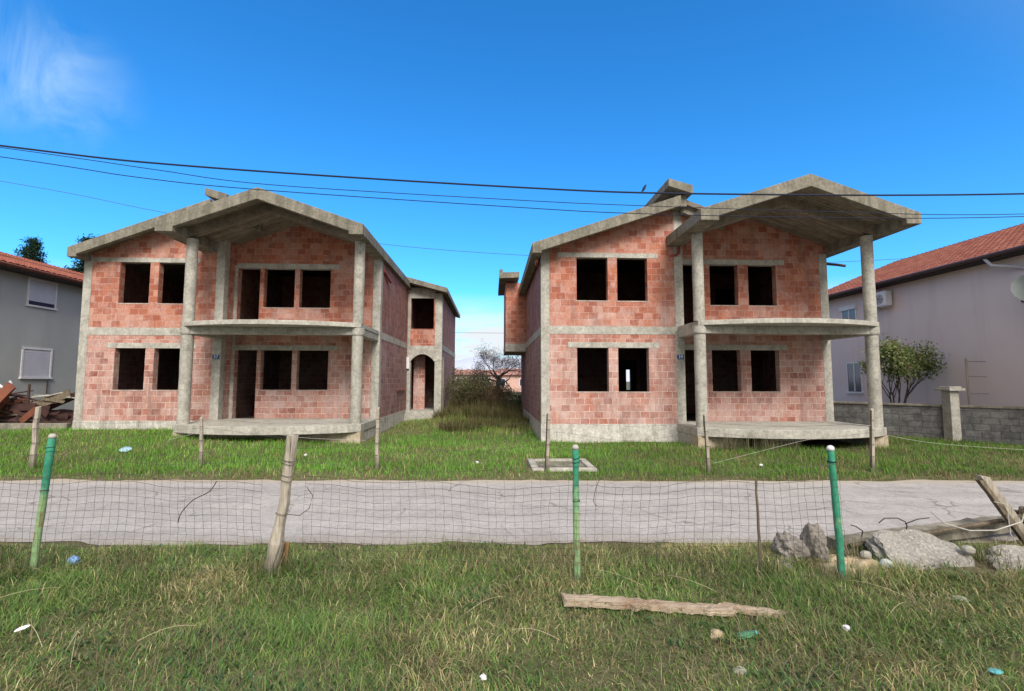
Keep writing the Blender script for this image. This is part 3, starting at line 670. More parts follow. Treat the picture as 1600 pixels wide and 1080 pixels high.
    to.location = (px_, fy-d-.017, pz_); to.rotation_euler = (math.pi/2, 0, 0)
    for (pts, r_, mt) in p['pipes']:
        mb = MB(); mb.tube(pts, r_, 12); mb.build('drain_pipe', M[mt], root, smooth=False)
    return root

RH = dict(ox=1.55, fy=14.5, pw=15.15, by=24.2, g=.03, W1=4.5, W2=9.72, wf=[(1.11,2.10),(2.40,3.37)], wp=[(5.69,6.65),(7.0,7.96)],
    door=(4.72,5.42), cz=7.3, lint_up=.52, c1=4.42, c2=9.53, cy=13.2, found=(1,.9),
    A=dict(xl=-.33, xm=4.27, ze=6.07, zm=7.64), B=dict(xl=4.0, xm=7.07, xr=10.12, ze=6.50, zm=7.53), Ay=13.9, By=12.0,
    cap=((3.86,8.13),(4.62,7.93)), capy=13.82, num='39',
    label='unfinished red brick house right of the gap, with its left flank and overhanging box showing',
    pipes=[([(1.50,15.0,5.85),(1.46,14.9,5.62),(1.40,14.65,5.58),(1.38,14.25,5.60)],.045,'red_pipe'),
           ([(5.95,14.44,6.15),(5.9,14.38,5.95),(5.78,14.3,5.85),(5.55,14.2,5.80)],.045,'red_pipe'),
           ([(11.28,15.2,5.88),(11.55,15.0,5.80),(11.75,14.9,5.74)],.045,'dark_pipe')])
LH = dict(ox=-13.43, fy=15.9, pw=16.55, by=25.6, g=.28, W1=4.5, W2=9.52, wf=[(1.13,2.10),(2.38,3.36)], wp=[(5.50,6.55),(6.72,7.78)],
    door=(4.62,5.36), cz=6.3, lint_up=.25, c1=4.33, c2=9.36, cy=14.45, found=(1,4.65),
    A=dict(xl=-.08, xm=4.27, ze=6.12, zm=7.78), B=dict(xl=3.75, xm=6.58, xr=9.66, ze=6.47, zm=7.52), Ay=15.3, By=13.64,
    cap=((4.05,8.17),(4.75,7.98)), capy=15.35, num='37',
    label='unfinished red brick house left of the gap, with an arched side entrance on its right',
    pipes=[([(-3.95,16.85,5.95),(-3.88,16.95,5.82),(-3.84,17.3,5.70),(-3.82,17.75,5.60)],.05,'red_pipe')])
rR = house(RH); rL = house(LH)

# wing of the left house: arched entry below, window above
def part(nm, m_, root, f, **k):
    mb = MB(); f(mb); return mb.build(nm, M[m_], root, **k)
x0, x1, wy, wb = -3.91, -2.32, 22.0, 30.0
mb = MB(); wall_y(mb, x0+.001, x1-.32, 3.5, 5.82, wy, wy+T, [(-3.76,-2.70,4.31,5.75)]); mb.build('wing_front_wall', M['brick'], rL)
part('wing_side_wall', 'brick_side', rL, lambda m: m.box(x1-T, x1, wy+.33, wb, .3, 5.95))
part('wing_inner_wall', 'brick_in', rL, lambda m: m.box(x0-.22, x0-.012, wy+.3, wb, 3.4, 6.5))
part('wing_back_wall', 'brick_side', rL, lambda m: m.box(x0+.01, x1-T-.002, wb-.2, wb, .3, 5.95))
part('wing_column', 'conc', rL, lambda m: m.box(x1-.32, x1+.01, wy-.012, wy+.32, .3, 6.0), bevel=.01)
part('wing_column', 'conc', rL, lambda m: m.box(x0+.0015, x0+.13, wy-.014, wy+.1, 3.5, 6.0))
part('wing_column', 'conc', rL, lambda m: m.box(x0+.002, x0+.16, wy-.012, wy+.3, .3, 3.05))
part('wing_beam', 'conc', rL, lambda m: m.box(x0+.003, x1-.322, wy-.010, wy+.2, 5.75, 6.25))
mb = MB(); pts = [(x0+.002,3.5)]; n_ = 16
bot = [(x0+.002,2.83)] + [(-3.75 + 1.08*i/n_, 2.80 + .33*math.sin(math.pi*i/n_)**.8) for i in range(n_+1)] + [(x1+.012,2.83)]
for i in range(len(bot)-1):
    a_, b_ = bot[i], bot[i+1]; mb.prism_y([(a_[0],a_[1]),(b_[0],b_[1]),(b_[0],3.52),(a_[0],3.52)], wy-.03, wy+.25)
mb.build('entrance_arch', M['conc'], rL)
part('entrance_step', 'conc', rL, lambda m: (m.box(x0-.1, x1+.1, wy-.55, wy+1.8, 0, .40), m.box(x0+.02, x1+.05, wy-.2, wy+1.8, .40, .52)))
part('entrance_wall', 'brick', rL, lambda m: m.box(x0+.17, x0+.7, wy+.9, wy+1.1, .52, 3.3))
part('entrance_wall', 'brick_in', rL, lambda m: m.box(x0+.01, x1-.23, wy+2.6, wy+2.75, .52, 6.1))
part('wing_slab', 'conc_in', rL, lambda m: m.box(x0+.01, x1-.01, wy+.26, wb, 3.36, 3.58))
part('wing_floor_band', 'conc', rL, lambda m: m.box(x1-.05, x1+.012, wy+.33, wb, 3.34, 3.60))
part('wing_plinth', 'conc_dark', rL, lambda m: m.box(x1-.25, x1+.02, wy+.33, wb+.02, -.2, .55))
def wr(m):
    m.prism_y([(x0-.02,6.42),(x1+.28,5.93),(x1+.28,6.16),(x0-.02,6.66)], wy-.55, wb+.4)
part('wing_roof', 'conc_dark', rL, wr, bevel=.012)
part('meter_box', 'white', rL, lambda m: m.box(x0-.02, x0+.12, wy-.13, wy-.016, 2.45, 2.98))
mb = MB(); mb.tube([(-3.84,19.6,1.53),(-3.86,20.6,1.5),(-3.86,21.5,1.5)], .03, 8); mb.build('tie_bar', M['red_pipe'], rL)
mb = MB(); mb.tube([(x1+.05,22.2,3.0),(x1+.06,22.2,.3)], .05, 10); mb.build('drain_pipe', M['conc_dark'], rL)
# overhanging box at the back left of the right house
bx0, bx1, b0, b1 = .63, 1.545, 21.0, 24.2
part('bay_wall', 'brick', rR, lambda m: m.box(bx0, bx1, b0, b1, 3.56, 6.32))
part('bay_beam', 'conc', rR, lambda m: m.box(bx0-.01, bx1-.005, b0-.01, b1+.01, 3.21, 3.56), bevel=.01)
part('bay_roof', 'conc_dark', rR, lambda m: (m.prism_y([(.33,6.40),(1.20,6.44),(1.20,6.70),(.33,6.66)], 20.4, 24.7), m.box(.33,.48,20.4,20.6,6.66,6.80)), bevel=.01)

# ------------------------------------------------------------------ neighbours
def tile_mat(name, c1, c2):
    a = N(name); P = a.pos(); sp = a.n('ShaderNodeSeparateXYZ'); a.l(P, sp.inputs[0])
    cb = a.n('ShaderNodeCombineXYZ'); a.l(sp.outputs[1], cb.inputs[0]); a.l(sp.outputs[0], cb.inputs[1])
    b = a.n('ShaderNodeTexBrick'); a.l(cb.outputs[0], b.inputs['Vector']); b.inputs['Scale'].default_value = 1; b.inputs['Brick Width'].default_value = .24
    b.inputs['Row Height'].default_value = .36; b.inputs['Mortar Size'].default_value = .02; b.inputs['Mortar Smooth'].default_value = .6; b.offset = 0
    b.inputs['Color1'].default_value = (0,0,0,1); b.inputs['Color2'].default_value = (1,1,1,1); b.inputs['Mortar'].default_value = (.5,.5,.5,1)
    c = a.mix(b.outputs['Color'], c1, c2); n = a.noise(P, 5, 5, .7); c = a.mix(.5, c, a.ramp(n, [(.3,.6),(.65,1.1)]), 'MULTIPLY')
    c = a.mix(b.outputs['Fac'], c, (.09,.03,.02)); a.col(c)
    a.p.inputs['Roughness'].default_value = .7; return a.m
M['tile'] = tile_mat('roof_tiles', (.33,.10,.065), (.46,.17,.105))
def render_mat(name, c1, c2):
    a = N(name); P = a.pos(); n1 = a.noise(P, .5, 4, .55); n2 = a.noise(P, 55, 3, .7)
    c = a.mix(a.ramp(n1, [(.35,0),(.65,1)]), c1, c2); c = a.mix(.22, c, a.ramp(n2, [(.3,.75),(.6,1.05)]), 'MULTIPLY')
    st = a.noise(a.map(P, (1.6,1.6,.16)), 1, 5, .6); c = a.mix(a.ramp(st, [(.52,0),(.75,.28)]), c, tuple(v*.6 for v in c2))
    sp = a.n('ShaderNodeSeparateXYZ'); a.l(P, sp.inputs[0]); zz = a.math('ADD', sp.outputs[2], a.math('MULTIPLY', a.noise(P, 2, 5, .7), .8))
    mr_ = a.n('ShaderNodeMapRange'); a.l(zz, mr_.inputs[0]); mr_.inputs[1].default_value = 1.5; mr_.inputs[2].default_value = .4; mr_.inputs[3].default_value = 0; mr_.inputs[4].default_value = .35
    c = a.mix(mr_.outputs[0], c, tuple(v*.5 for v in c2)); a.col(c); a.bump(n2, .25, .006); return a.m
M['grey_render'] = render_mat('grey_render', (.42,.435,.44), (.36,.375,.38))
M['pink_render'] = render_mat('pink_render', (.74,.635,.625), (.69,.59,.585))
M['soffit'] = simple_mat('dark_soffit', (.05,.04,.04), (.035,.03,.03), 3, .8)
def tiled_slope(root, xe, ze, xr, zr, y0, y1):        # a real corrugated tile sheet, courses along x
    sgn = 1 if xr > xe else -1; Lx = abs(xr-xe); ncx = int(Lx/.34); per = .24; ny_ = int((y1-y0)/per)*6
    ys = np.linspace(y0, y1, ny_+1); V = []; 
    for i in range(ncx+1):
        for kk, dz in ((0, .045), (1, 0.0)) if i else ((1, 0.0),):
            t_ = i/ncx; xx = xe + sgn*Lx*t_; zz = ze + (zr-ze)*t_
            if kk == 0: xx -= sgn*.001; dz = .0
            else: dz = .035
            wv = .028*np.abs(np.sin(np.pi*(ys-y0)/per))
            # each course: starts high (lip), falls to the next
            V.append(np.stack([np.full_like(ys, xx), ys, zz + dz + wv], -1))
    V = np.stack(V); r_, c_ = V.shape[:2]; id_ = np.arange(r_*c_).reshape(r_, c_)
    qq = np.stack([id_[:-1,:-1], id_[:-1,1:], id_[1:,1:], id_[1:,:-1]], -1).reshape(-1,4)
    o = np_mesh('roof_tiles', V.reshape(-1,3), qq.ravel(), np.full(len(qq),4), M['tile']); o.parent = root
    o.matrix_parent_inverse = Matrix.Translation(-root.location); return o

# left neighbour
rn_ = empty('grey_house', (-18,20,0), 'grey rendered two storey house with closed white shutters at the left edge', 'house')
part('wall', 'grey_render', rn_, lambda m: m.box(-28, -18, 12, 28, -.2, 6.1))
tiled_slope(rn_, -17.38, 6.08, -22.6, 7.72, 11.4, 28.6)
tiled_slope(rn_, -28.6, 6.08, -22.6, 7.72, 11.4, 28.6)
part('eave_board', 'soffit', rn_, lambda m: m.box(-17.98, -17.36, 11.4, 28.6, 5.92, 6.07))
part('gutter', 'tile', rn_, lambda m: m.tube([(-17.33,11.4,6.02),(-17.33,28.6,6.02)], .06, 8))
def shutter_window(root, y0, y1, z0, z1, gap):
    xx = -18
    def fr(m):
        m.box(xx-.05, xx+.03, y0-.07, y0, z0-.05, z1+.05); m.box(xx-.05, xx+.03, y1, y1+.07, z0-.05, z1+.05)
        m.box(xx-.05, xx+.032, y0-.07, y1+.07, z1, z1+.08); m.box(xx-.05, xx+.07, y0-.1, y1+.1, z0-.07, z0-.003)
    w_ = part('window', 'white', root, fr)
    mb = MB(); mb.box(xx-.02, xx+.004, y0, y1, z0, z0+gap+.02); sub('pane', mb, M['glass'], w_)
    mb = MB(); k = int((z1-z0-gap)/.05)
    for i in range(k): mb.box(xx-.02, xx+.014+.004*(i%2), y0, y1, z0+gap+i*.05, z0+gap+i*.05+.049)
    sub('shutter', mb, M['shutter'], w_)
shutter_window(rn_, 18.9, 20.0, 4.82, 5.80, .16); shutter_window(rn_, 18.88, 20.0, 2.0, 3.08, .0)
mb = MB(); mb.tube([(-17.95,19.9,1.9),(-17.95,19.9,.5)], .02, 6); mb.build('pipe', M['dark_pipe'], rn_)

# right neighbour
rp = empty('pink_house', (17,18,0), 'pale pink rendered house with red tiled roof at the right edge', 'house')
part('wall', 'pink_render', rp, lambda m: m.box(17, 28, 8, 24, -.2, 6.3))
tiled_slope(rp, 16.45, 6.10, 22.0, 8.42, 7.5, 24.5); tiled_slope(rp, 28.5, 5.9, 22.0, 8.42, 7.5, 24.5)
part('eave_board', 'soffit', rp, lambda m: m.box(16.47, 17.002, 7.5, 24.5, 5.97, 6.08))
part('gutter', 'dark_pipe', rp, lambda m: m.tube([(16.38,7.5,6.06),(16.38,24.5,6.06)], .075, 10))
part('verge_board', 'soffit', rp, lambda m: m.prism_y([(16.5,5.95),(22.0,8.25),(22.0,8.42),(16.45,6.10)], 24.5, 24.55))
def winp(y0, y1, z0, z1, roll):
    def fr(m):
        m.box(16.97, 17.05, y0-.06, y0, z0-.06, z1+.06); m.box(16.97, 17.05, y1, y1+.06, z0-.06, z1+.06); m.box(16.97, 17.05, y0, y1, z1, z1+.06)
        m.box(16.93, 17.05, y0-.1, y1+.1, z0-.10, z0-.02); m.box(16.975,17.05,(y0+y1)/2-.03,(y0+y1)/2+.03,z0,z1)
    w_ = part('window', 'white', rp, fr)
    mb = MB(); mb.box(16.99, 17.04, y0, y1, z0-.02, z1); sub('pane', mb, M['glass'], w_)
    if roll: mb = MB(); mb.box(16.90, 17.03, y0-.1, y1+.1, z1+.005, z1+.20); sub('shutter_box', mb, M['white'], w_)
winp(21.1, 21.9, 4.2, 5.3, True); winp(20.95, 21.75, 1.46, 2.76, False)
part('downpipe', 'shutter', rp, lambda m: m.tube([(16.42,14.75,6.02),(16.5,14.6,5.75),(16.85,14.2,5.62),(16.93,13.9,5.45),(16.93,13.9,.2)], .05, 10))
# air conditioner
ac = empty('air_conditioner', (16.8,19.45,5.4), 'white air conditioner unit on the pink house wall beside the round column', 'air conditioner')
part('casing', 'white', ac, lambda m: m.box(16.60, 16.90, 18.95, 19.90, 5.12, 5.76), bevel=.02)
part('fan_grille', 'dark_pipe', ac, lambda m: ([m.tube([(16.592, 19.28+.2*rr*math.cos(t_*.3), 5.42+.2*rr*math.sin(t_*.3)) for t_ in range(22)], .008, 4) for rr in (1,.7,.4)], [m.tube([(16.592,19.28,5.42),(16.592,19.28+.2*math.cos(q_),5.42+.2*math.sin(q_))],.006,4) for q_ in (0,1,2,3.1,4.1,5.2)]))
part('bracket', 'white', ac, lambda m: m.box(16.6,16.997,19.15,19.19,5.07,5.115))
part('bracket', 'white', ac, lambda m: m.box(16.6,16.997,19.7,19.74,5.07,5.115))
# satellite dish
sdh = empty('satellite_dish', (16.9,14.2,4.7), 'pale grey satellite dish on the pink house wall, cut by the frame', 'satellite dish')
def dish(m):
    c0 = Vector((16.45,13.48,4.72)); ax = Vector((-.55,-.75,.36)).normalized(); a1 = ax.cross(Vector((0,0,1))).normalized(); a2 = ax.cross(a1)
    vs = []; rings = 8; seg = 32
    for i in range(rings+1):
        r_ = .46*i/rings
        for k in range(seg):
            t_ = 2*math.pi*k/seg; vs.append(c0 + a1*r_*math.cos(t_) + a2*r_*1.08*math.sin(t_) + ax*(r_*r_*.42))
    fs = [(i*seg+k, i*seg+(k+1)%seg, (i+1)*seg+(k+1)%seg, (i+1)*seg+k) for i in range(rings) for k in range(seg)]
    m.add(vs, fs)
M['dish'] = simple_mat('dish_grey', (.24,.27,.27), (.19,.22,.22), 3, .45, bs=0)
part('dish', 'dish', sdh, dish, smooth=True)
part('arm', 'dark_pipe', sdh, lambda m: (m.tube([(16.48,13.65,4.71),(16.75,13.9,4.6),(16.99,14.1,4.6)], .03, 8), m.box(16.95,16.998,14.0,14.2,4.45,4.75), m.tube([(16.35,13.57,4.3),(16.0,13.1,4.75)], .012, 6)))
part('receiver', 'white', sdh, lambda m: m.tube([(16.0,13.1,4.72),(16.06,13.18,4.76)], .03, 10))

# grey block wall, right
p0, p1 = Vector((11.9,18.1,0)), Vector((19.2,9.5,0)); dv = (p1-p0).normalized(); nv = Vector((dv.y,-dv.x,0))
if nv.y > 0: nv = -nv
a = N('block_wall'); O = a.obj()
b = a.n('ShaderNodeTexBrick'); sp = a.n('ShaderNodeSeparateXYZ'); a.l(O, sp.inputs[0]); cb = a.n('ShaderNodeCombineXYZ'); a.l(sp.outputs[0], cb.inputs[0]); a.l(sp.outputs[2], cb.inputs[1]); a.l(cb.outputs[0], b.inputs['Vector'])
b.inputs['Scale'].default_value = 1; b.inputs['Brick Width'].default_value = .4; b.inputs['Row Height'].default_value = .2; b.inputs['Mortar Size'].default_value = .012; b.inputs['Mortar Smooth'].default_value = .5
b.inputs['Color1'].default_value = (.12,.12,.122,1); b.inputs['Color2'].default_value = (.16,.16,.16,1); b.inputs['Mortar'].default_value = (.10,.10,.10,1)
n = a.noise(O, 4, 6, .8); n2 = a.noise(O, 20, 5, .8); c = a.mix(.9, b.outputs['Color'], a.ramp(n, [(.3,.35),(.62,1.35)]), 'MULTIPLY'); c = a.mix(.5, c, a.ramp(n2,[(.3,.5),(.6,1.1)]), 'MULTIPLY'); a.col(c)
a.bump(a.math('ADD', n2, a.math('MULTIPLY', b.outputs['Fac'], -.8)), .8, .03); M['blocks'] = a.m
bw_ = bpy.data.objects.new('block_wall', None); C.objects.link(bw_); bw_.location = p0; bw_.rotation_euler = (0,0,math.atan2(dv.y, dv.x))
tag(bw_, 'low grey concrete block wall with coping before the pink house', 'wall'); Lw = (p1-p0).length
# local x along the wall, local -y faces the photographer
def lpart(nm, m_, root, f, **k):
    mb = MB(); f(mb); return mb.build(nm, M[m_], root, root_local=True, **k)
lpart('wall', 'blocks', bw_, lambda m: m.box(0, Lw, -.1, .1, -.3, 1.10))
lpart('coping', 'conc_dark', bw_, lambda m: m.box(-.02, Lw, -.14, .14, 1.10, 1.17), bevel=.01)
pil = bpy.data.objects.new('gate_pillar', None); C.objects.link(pil); pil.location = (14.72,14.55,0); pil.rotation_euler = (0,0,0)
tag(pil, 'square concrete pillar with a capstone standing in the block wall', 'pillar')
lpart('shaft', 'conc', pil, lambda m: m.box(-.15,.15,-.15,.15,-.2,1.62), bevel=.012)
lpart('capstone', 'conc', pil, lambda m: (m.box(-.26,.26,-.26,.26,1.62,1.70), m.box(-.2,.2,-.2,.2,1.70,1.76)), bevel=.012)
th_ = empty('wire_post', (16.33,15.5,1), 'thin rusty post carrying wires behind the block wall', 'post')
part('post', 'wood', th_, lambda m: m.tube([(16.36,15.5,0),(16.33,15.5,2.72)], .032, 8))
part('wire', 'wire', th_, lambda m: (m.tube([(16.33,15.5,2.6),(19.5,15.3,2.62)], .008, 5), m.tube([(16.34,15.5,2.1),(19.5,15.3,2.0)], .006, 5), m.tube([(16.34,15.5,1.5),(18.5,15.3,1.5)], .006, 5)))

# ------------------------------------------------------------------ trees
def leaf_mesh(name, pts, size, cset, parent, flat=.5):
    n = len(pts); pts = np.array(pts); 
    a1 = rng.normal(size=(n,3)); a1 /= np.linalg.norm(a1, axis=1)[:,None]
    a2 = np.cross(a1, rng.normal(size=(n,3))); a2 /= np.linalg.norm(a2, axis=1)[:,None]
    s = size*(.6+.8*rng.random((n,1)))
    V = np.stack([pts-a1*s, pts+a2*s*flat, pts+a1*s, pts-a2*s*flat], 1).reshape(-1,3)
    cc = np.array(cset)[rng.integers(0,len(cset),n)]*(.6+.8*rng.random((n,1))); cc = np.repeat(cc, 4, 0)
    o = np_mesh(name, V, np.arange(4*n), np.full(n,4), M['leaf'], cc)
    o.parent = parent; o.matrix_parent_inverse = Matrix.Translation(-parent.location); return o
def grow(mb, tips, p, d, L_, r_, depth, rnd, spread=.6, up_=.1, split=(2,3), shrink=.72, segs=3):
    pts = [p]; rad = [r_]; dd = d.copy()
    for i in range(segs):
        dd = (dd + Vector((rnd.gauss(0,.14), rnd.gauss(0,.14), rnd.gauss(0,.10)+up_*.3))).normalized()
        pts.append(pts[-1] + dd*L_/segs); rad.append(r_*(1-.35*(i+1)/segs))
    mb.tube(pts, rad, 6 if r_ > .03 else 4 if r_ > .008 else 3, caps=False)
    tips.append((pts[-1], dd, depth))
    if depth <= 0: return
    for k in range(rnd.randint(*split)):
        nd = (dd + Vector((rnd.gauss(0,1), rnd.gauss(0,1), rnd.gauss(0,.7)+up_)).normalized()*spread*rnd.uniform(.7,1.4)).normalized()
        st = pts[-1] if k == 0 else pts[-1-rnd.randint(0,1)]
        grow(mb, tips, st, nd, L_*shrink*rnd.uniform(.75,1.2), rad[-1]*.72, depth-1, rnd, spread, up_, split, shrink, segs)
M['bark'] = simple_mat('bark', (.11,.09,.075), (.06,.05,.045), 6, .95)
M['bark_dark'] = simple_mat('bark_dark', (.05,.04,.036), (.03,.025,.022), 6, .95)
# bare tree in the gap
t1 = empty('bare_tree', (.45,31,0), 'leafless dark tree with twiggy crown seen through the gap between the houses', 'tree')
rnd = random.Random(5); mt = MB(); mt.tube([(.45,31,-.1),(.48,31,.8),(.42,31,1.7),(.5,31,2.2)], [.2,.15,.13,.12], 9); mt.build('trunk', M['bark_dark'], t1)
mc = MB(); tips = []
for k in range(8):
    an = k*.8+.3; grow(mc, tips, Vector((.46,31,1.6+.08*k)), Vector((math.cos(an)*1.0, math.sin(an)*.8, .35+.3*(k%3))).normalized(), .80, .065, 5, rnd, .85, .10, (2,3), .77)
mc.build('branches', M['bark_dark'], t1)
P0 = [t_[0] for t_ in tips if t_[2] <= 3]
pts = [(q_.x+rnd.gauss(0,.16), q_.y+rnd.gauss(0,.16), q_.z+rnd.gauss(0,.14)) for q_ in P0 for _ in range(4)]
leaf_mesh('crown', pts, .12, [(.10,.085,.08),(.14,.115,.10),(.07,.06,.055),(.12,.08,.075)], t1, .07)
# bushes round it
def bush(loc, w, h, cset, label, seed, dens=900, twig='bark', group='bushes behind the gap'):
    b_ = empty('bush', loc, label, 'bush', group); rnd = random.Random(seed); mb = MB(); tips = []
    for k in range(9):
        an = rnd.uniform(0,6.28); grow(mb, tips, Vector(loc)+Vector((math.cos(an)*.1*w, math.sin(an)*.1*w, 0)), Vector((math.cos(an)*w*.5, math.sin(an)*w*.5, h*.9)).normalized(), h*.42, .022, 3, rnd, .7, .15, (2,3), .75)
    mb.build('branches', M[twig], b_)
    P0 = [t_[0] for t_ in tips if t_[2] <= 2]; pts = []
    for i in range(dens):
        q_ = P0[rnd.randrange(len(P0))]; pts.append((q_.x+rnd.gauss(0,.11), q_.y+rnd.gauss(0,.11), max(.05,q_.z+rnd.gauss(0,.11))))
    leaf_mesh('foliage', pts, .035, cset, b_); return b_
bush((-1.3,24.5,.1), 1.3, 2.0, [(.08,.11,.03),(.13,.15,.05),(.20,.17,.09)], 'olive bush against the flank of the left house wing', 2, 3200)
bush((-.2,23.5,.2), 1.5, 1.35, [(.13,.07,.045),(.17,.09,.05),(.09,.07,.03)], 'reddish brown bush at the foot of the bare tree', 3, 3000)
bush((-2.0,31,.1), 1.5, 2.0, [(.16,.17,.09),(.11,.13,.06),(.22,.20,.13)], 'pale olive bush farthest left in the gap, in front of the distant red roof', 4, 3200)
bush((1.3,25.6,0), 1.0, 1.0, [(.04,.07,.02),(.06,.09,.03)], 'dark green bush close to the flank of the right house', 6, 2500)
for q_ in ((-1.15,22.9,.2,.7,1.4,'dark leafy bush growing by the corner of the left house wing',15),(-.5,26.2,.1,1.4,2.0,'dense brown green bush in the middle of the gap',16),(1.0,28.2,0,1.2,1.5,'dark bush at the right foot of the bare tree',17),(-1.9,28.5,.1,1.3,2.3,'tall dark olive bush just beyond the end of the left house wing',18)):
    bush(q_[:3], q_[3], q_[4], [(.07,.08,.03),(.10,.09,.045),(.05,.065,.025),(.13,.10,.06)], q_[5], q_[6], 3600)
bush((-.9,33,.1), 1.6, 1.9, [(.14,.16,.07),(.20,.19,.11)], 'tall pale bush between the bare tree and the left house', 9, 3000)
# small leafy tree before the pink house
t2 = empty('small_tree', (15.15,17.1,0), 'small leafy green tree behind the block wall before the pink house', 'tree')
rnd = random.Random(8); mb = MB(); tips = []
mk = MB()
for k, (dx_, dy_) in enumerate(((-.25,0),(.1,.2),(.4,-.1),(-.05,-.25),(.65,.1))):
    mk.tube([(15.15+dx_*.2,17.1+dy_*.2,0),(15.15+dx_*.5,17.1+dy_*.5,.8),(15.15+dx_*.9,17.1+dy_,1.5)], [.036,.03,.024], 7)
    for q_ in range(3): grow(mb, tips, Vector((15.15+dx_*(.7+.1*q_),17.1+dy_*.9,1.2+.15*q_)), Vector((dx_*1.2+rnd.gauss(0,.25),dy_+rnd.gauss(0,.25),1)).normalized(), 0.72, .02, 3, rnd, .5, .25, (2,3), .72)
mk.build('trunk', M['bark_dark'], t2); mb.build('branches', M['bark_dark'], t2)
P0 = [t_[0] for t_ in tips if t_[2] <= 2]; pts = [(q_.x+rnd.gauss(0,.10), q_.y+rnd.gauss(0,.10), q_.z+rnd.gauss(0,.10)) for q_ in P0 for _ in range(16)]
leaf_mesh('crown', pts, .052, [(.14,.20,.06),(.18,.25,.09),(.25,.29,.12),(.10,.15,.05),(.30,.25,.14)], t2, .5)
# conifers behind the grey house
def conifer(loc, h, w, label, seed):
    b_ = empty('conifer_tree', loc, label, 'tree', 'dark conifers behind the grey house'); rnd = random.Random(seed)
    mb = MB(); mb.tube([loc, (loc[0]+.1, loc[1], loc[2]+h*.5), (loc[0], loc[1], loc[2]+h)], [.28,.18,.03], 8); mb.build('trunk', M['bark_dark'], b_)
    mb = MB(); pts = []
    for k in range(120):
        t_ = .35+.65*(k/120)**.9; z_ = loc[2] + h*t_; an = rnd.uniform(0,6.28); l_ = w*(1.06-t_)**.7*rnd.uniform(.45,1.25)
        p_ = Vector((loc[0],loc[1],z_)); d_ = Vector((math.cos(an), math.sin(an), rnd.uniform(-.1,.3))).normalized(); e_ = p_+d_*l_
        mb.tube([p_, p_+d_*l_*.5+Vector((0,0,.06)), e_], [.04,.025,.01], 4, caps=False)
        for i in range(int(40+120*l_)):
            s_ = rnd.uniform(.25,1.0); q_ = p_+d_*l_*s_; wd_ = .30*(1.15-s_)+.08; pts.append((q_.x+rnd.gauss(0,wd_*.7), q_.y+rnd.gauss(0,wd_*.7), q_.z+rnd.gauss(0,.10)+.05))
    mb.build('branches', M['bark_dark'], b_)
    leaf_mesh('crown', pts, .085, [(.012,.035,.018),(.018,.05,.025),(.03,.06,.03),(.008,.025,.015)], b_, .3)
conifer((-31.0,32.5,0), 11.3, 2.3, 'dark conifer whose top rises over the red roof edge, leftmost', 1)
conifer((-26.0,31.0,0), 11.0, 2.2, 'dark conifer half hidden behind the eave of the left brick house', 2)

# ------------------------------------------------------------------ far houses, hills
M['far_tile'] = simple_mat('far_tile', (.46,.24,.20), (.38,.19,.16), 3, .8, bs=0)  # distance haze mixed into the roof colour as a paler red
M['far_white'] = simple_mat('far_wall', (.62,.52,.50), (.55,.46,.45), .5, .9, bs=0)
M['far_pink'] = simple_mat('far_wall_pink', (.55,.36,.31), (.48,.32,.28), .5, .9, bs=0)
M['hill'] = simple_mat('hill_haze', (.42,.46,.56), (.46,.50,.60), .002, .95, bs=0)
def far_house(x, y, w, d_, h, wallm, label, rh=1.3):
    r_ = empty('distant_house', (x,y,0), label, 'house', 'distant houses seen through the gap')
    part('wall', wallm, r_, lambda m: m.box(x-w/2, x+w/2, y, y+d_, -.3, h))
    part('roof', 'far_tile', r_, lambda m: m.add([(x-w/2-.4,y-.5,h),(x+w/2+.4,y-.5,h),(x+w/2+.4,y+d_+.5,h),(x-w/2-.4,y+d_+.5,h),(x-w/2+w*.2,y+d_/2,h+rh),(x+w/2-w*.2,y+d_/2,h+rh)], [(0,1,5,4),(1,2,5),(2,3,4,5),(3,0,4),(0,3,2,1)]))
    k = max(2, int(w/3))
    for i in range(k):
        for zz in ((1.0,) if h < 4 else (1.0, 4.0)):
            xx = x-w/2+w*(i+.5)/k
            w_ = part('window', 'white', r_, lambda m: m.box(xx-.6, xx+.6, y-.05, y-.01, zz, zz+1.3))
            mb = MB(); mb.box(xx-.5, xx+.5, y-.08, y-.05, zz+.1, zz+1.2); sub('pane', mb, M['glass'], w_)
far_house(-6.0, 88, 9, 8, 3.0, 'far_white', 'low white house with red roof farthest left in the gap', 1.1)
far_house(3.6, 80, 7, 8, 2.9, 'far_pink', 'small pinkish house behind the bare tree', 1.2)
far_house(-.8, 105, 8, 8, 3.2, 'far_white', 'white house with red roof seen just left of the bare tree trunk', 1.2)
far_house(14, 84, 9, 8, 3.4, 'far_white', 'white house seen beneath the overhanging brick box', 1.2)
hx = np.linspace(-3500, 3500, 160); V = []; 
for j, (yy, s_) in enumerate(((2300,0),(2600,.6),(3000,1.0),(3300,.9))):
    hh = (60 + 120*vn(hx, hx*0, .0016, 3) + 45*vn(hx, hx*0, .006, 8))*s_ - 5*(s_==0)
    hh = hh*(1-.15*0)
    V.append(np.stack([hx, np.full_like(hx, yy), hh], -1))
V = np.stack(V); r_, c_ = V.shape[:2]; id_ = np.arange(r_*c_).reshape(r_, c_); qq = np.stack([id_[:-1,:-1], id_[:-1,1:], id_[1:,1:], id_[1:,:-1]], -1).reshape(-1,4)
hl = np_mesh('hills', V.reshape(-1,3), qq.ravel(), np.full(len(qq),4), M['hill'], smooth=True); tag(hl, kind='structure')

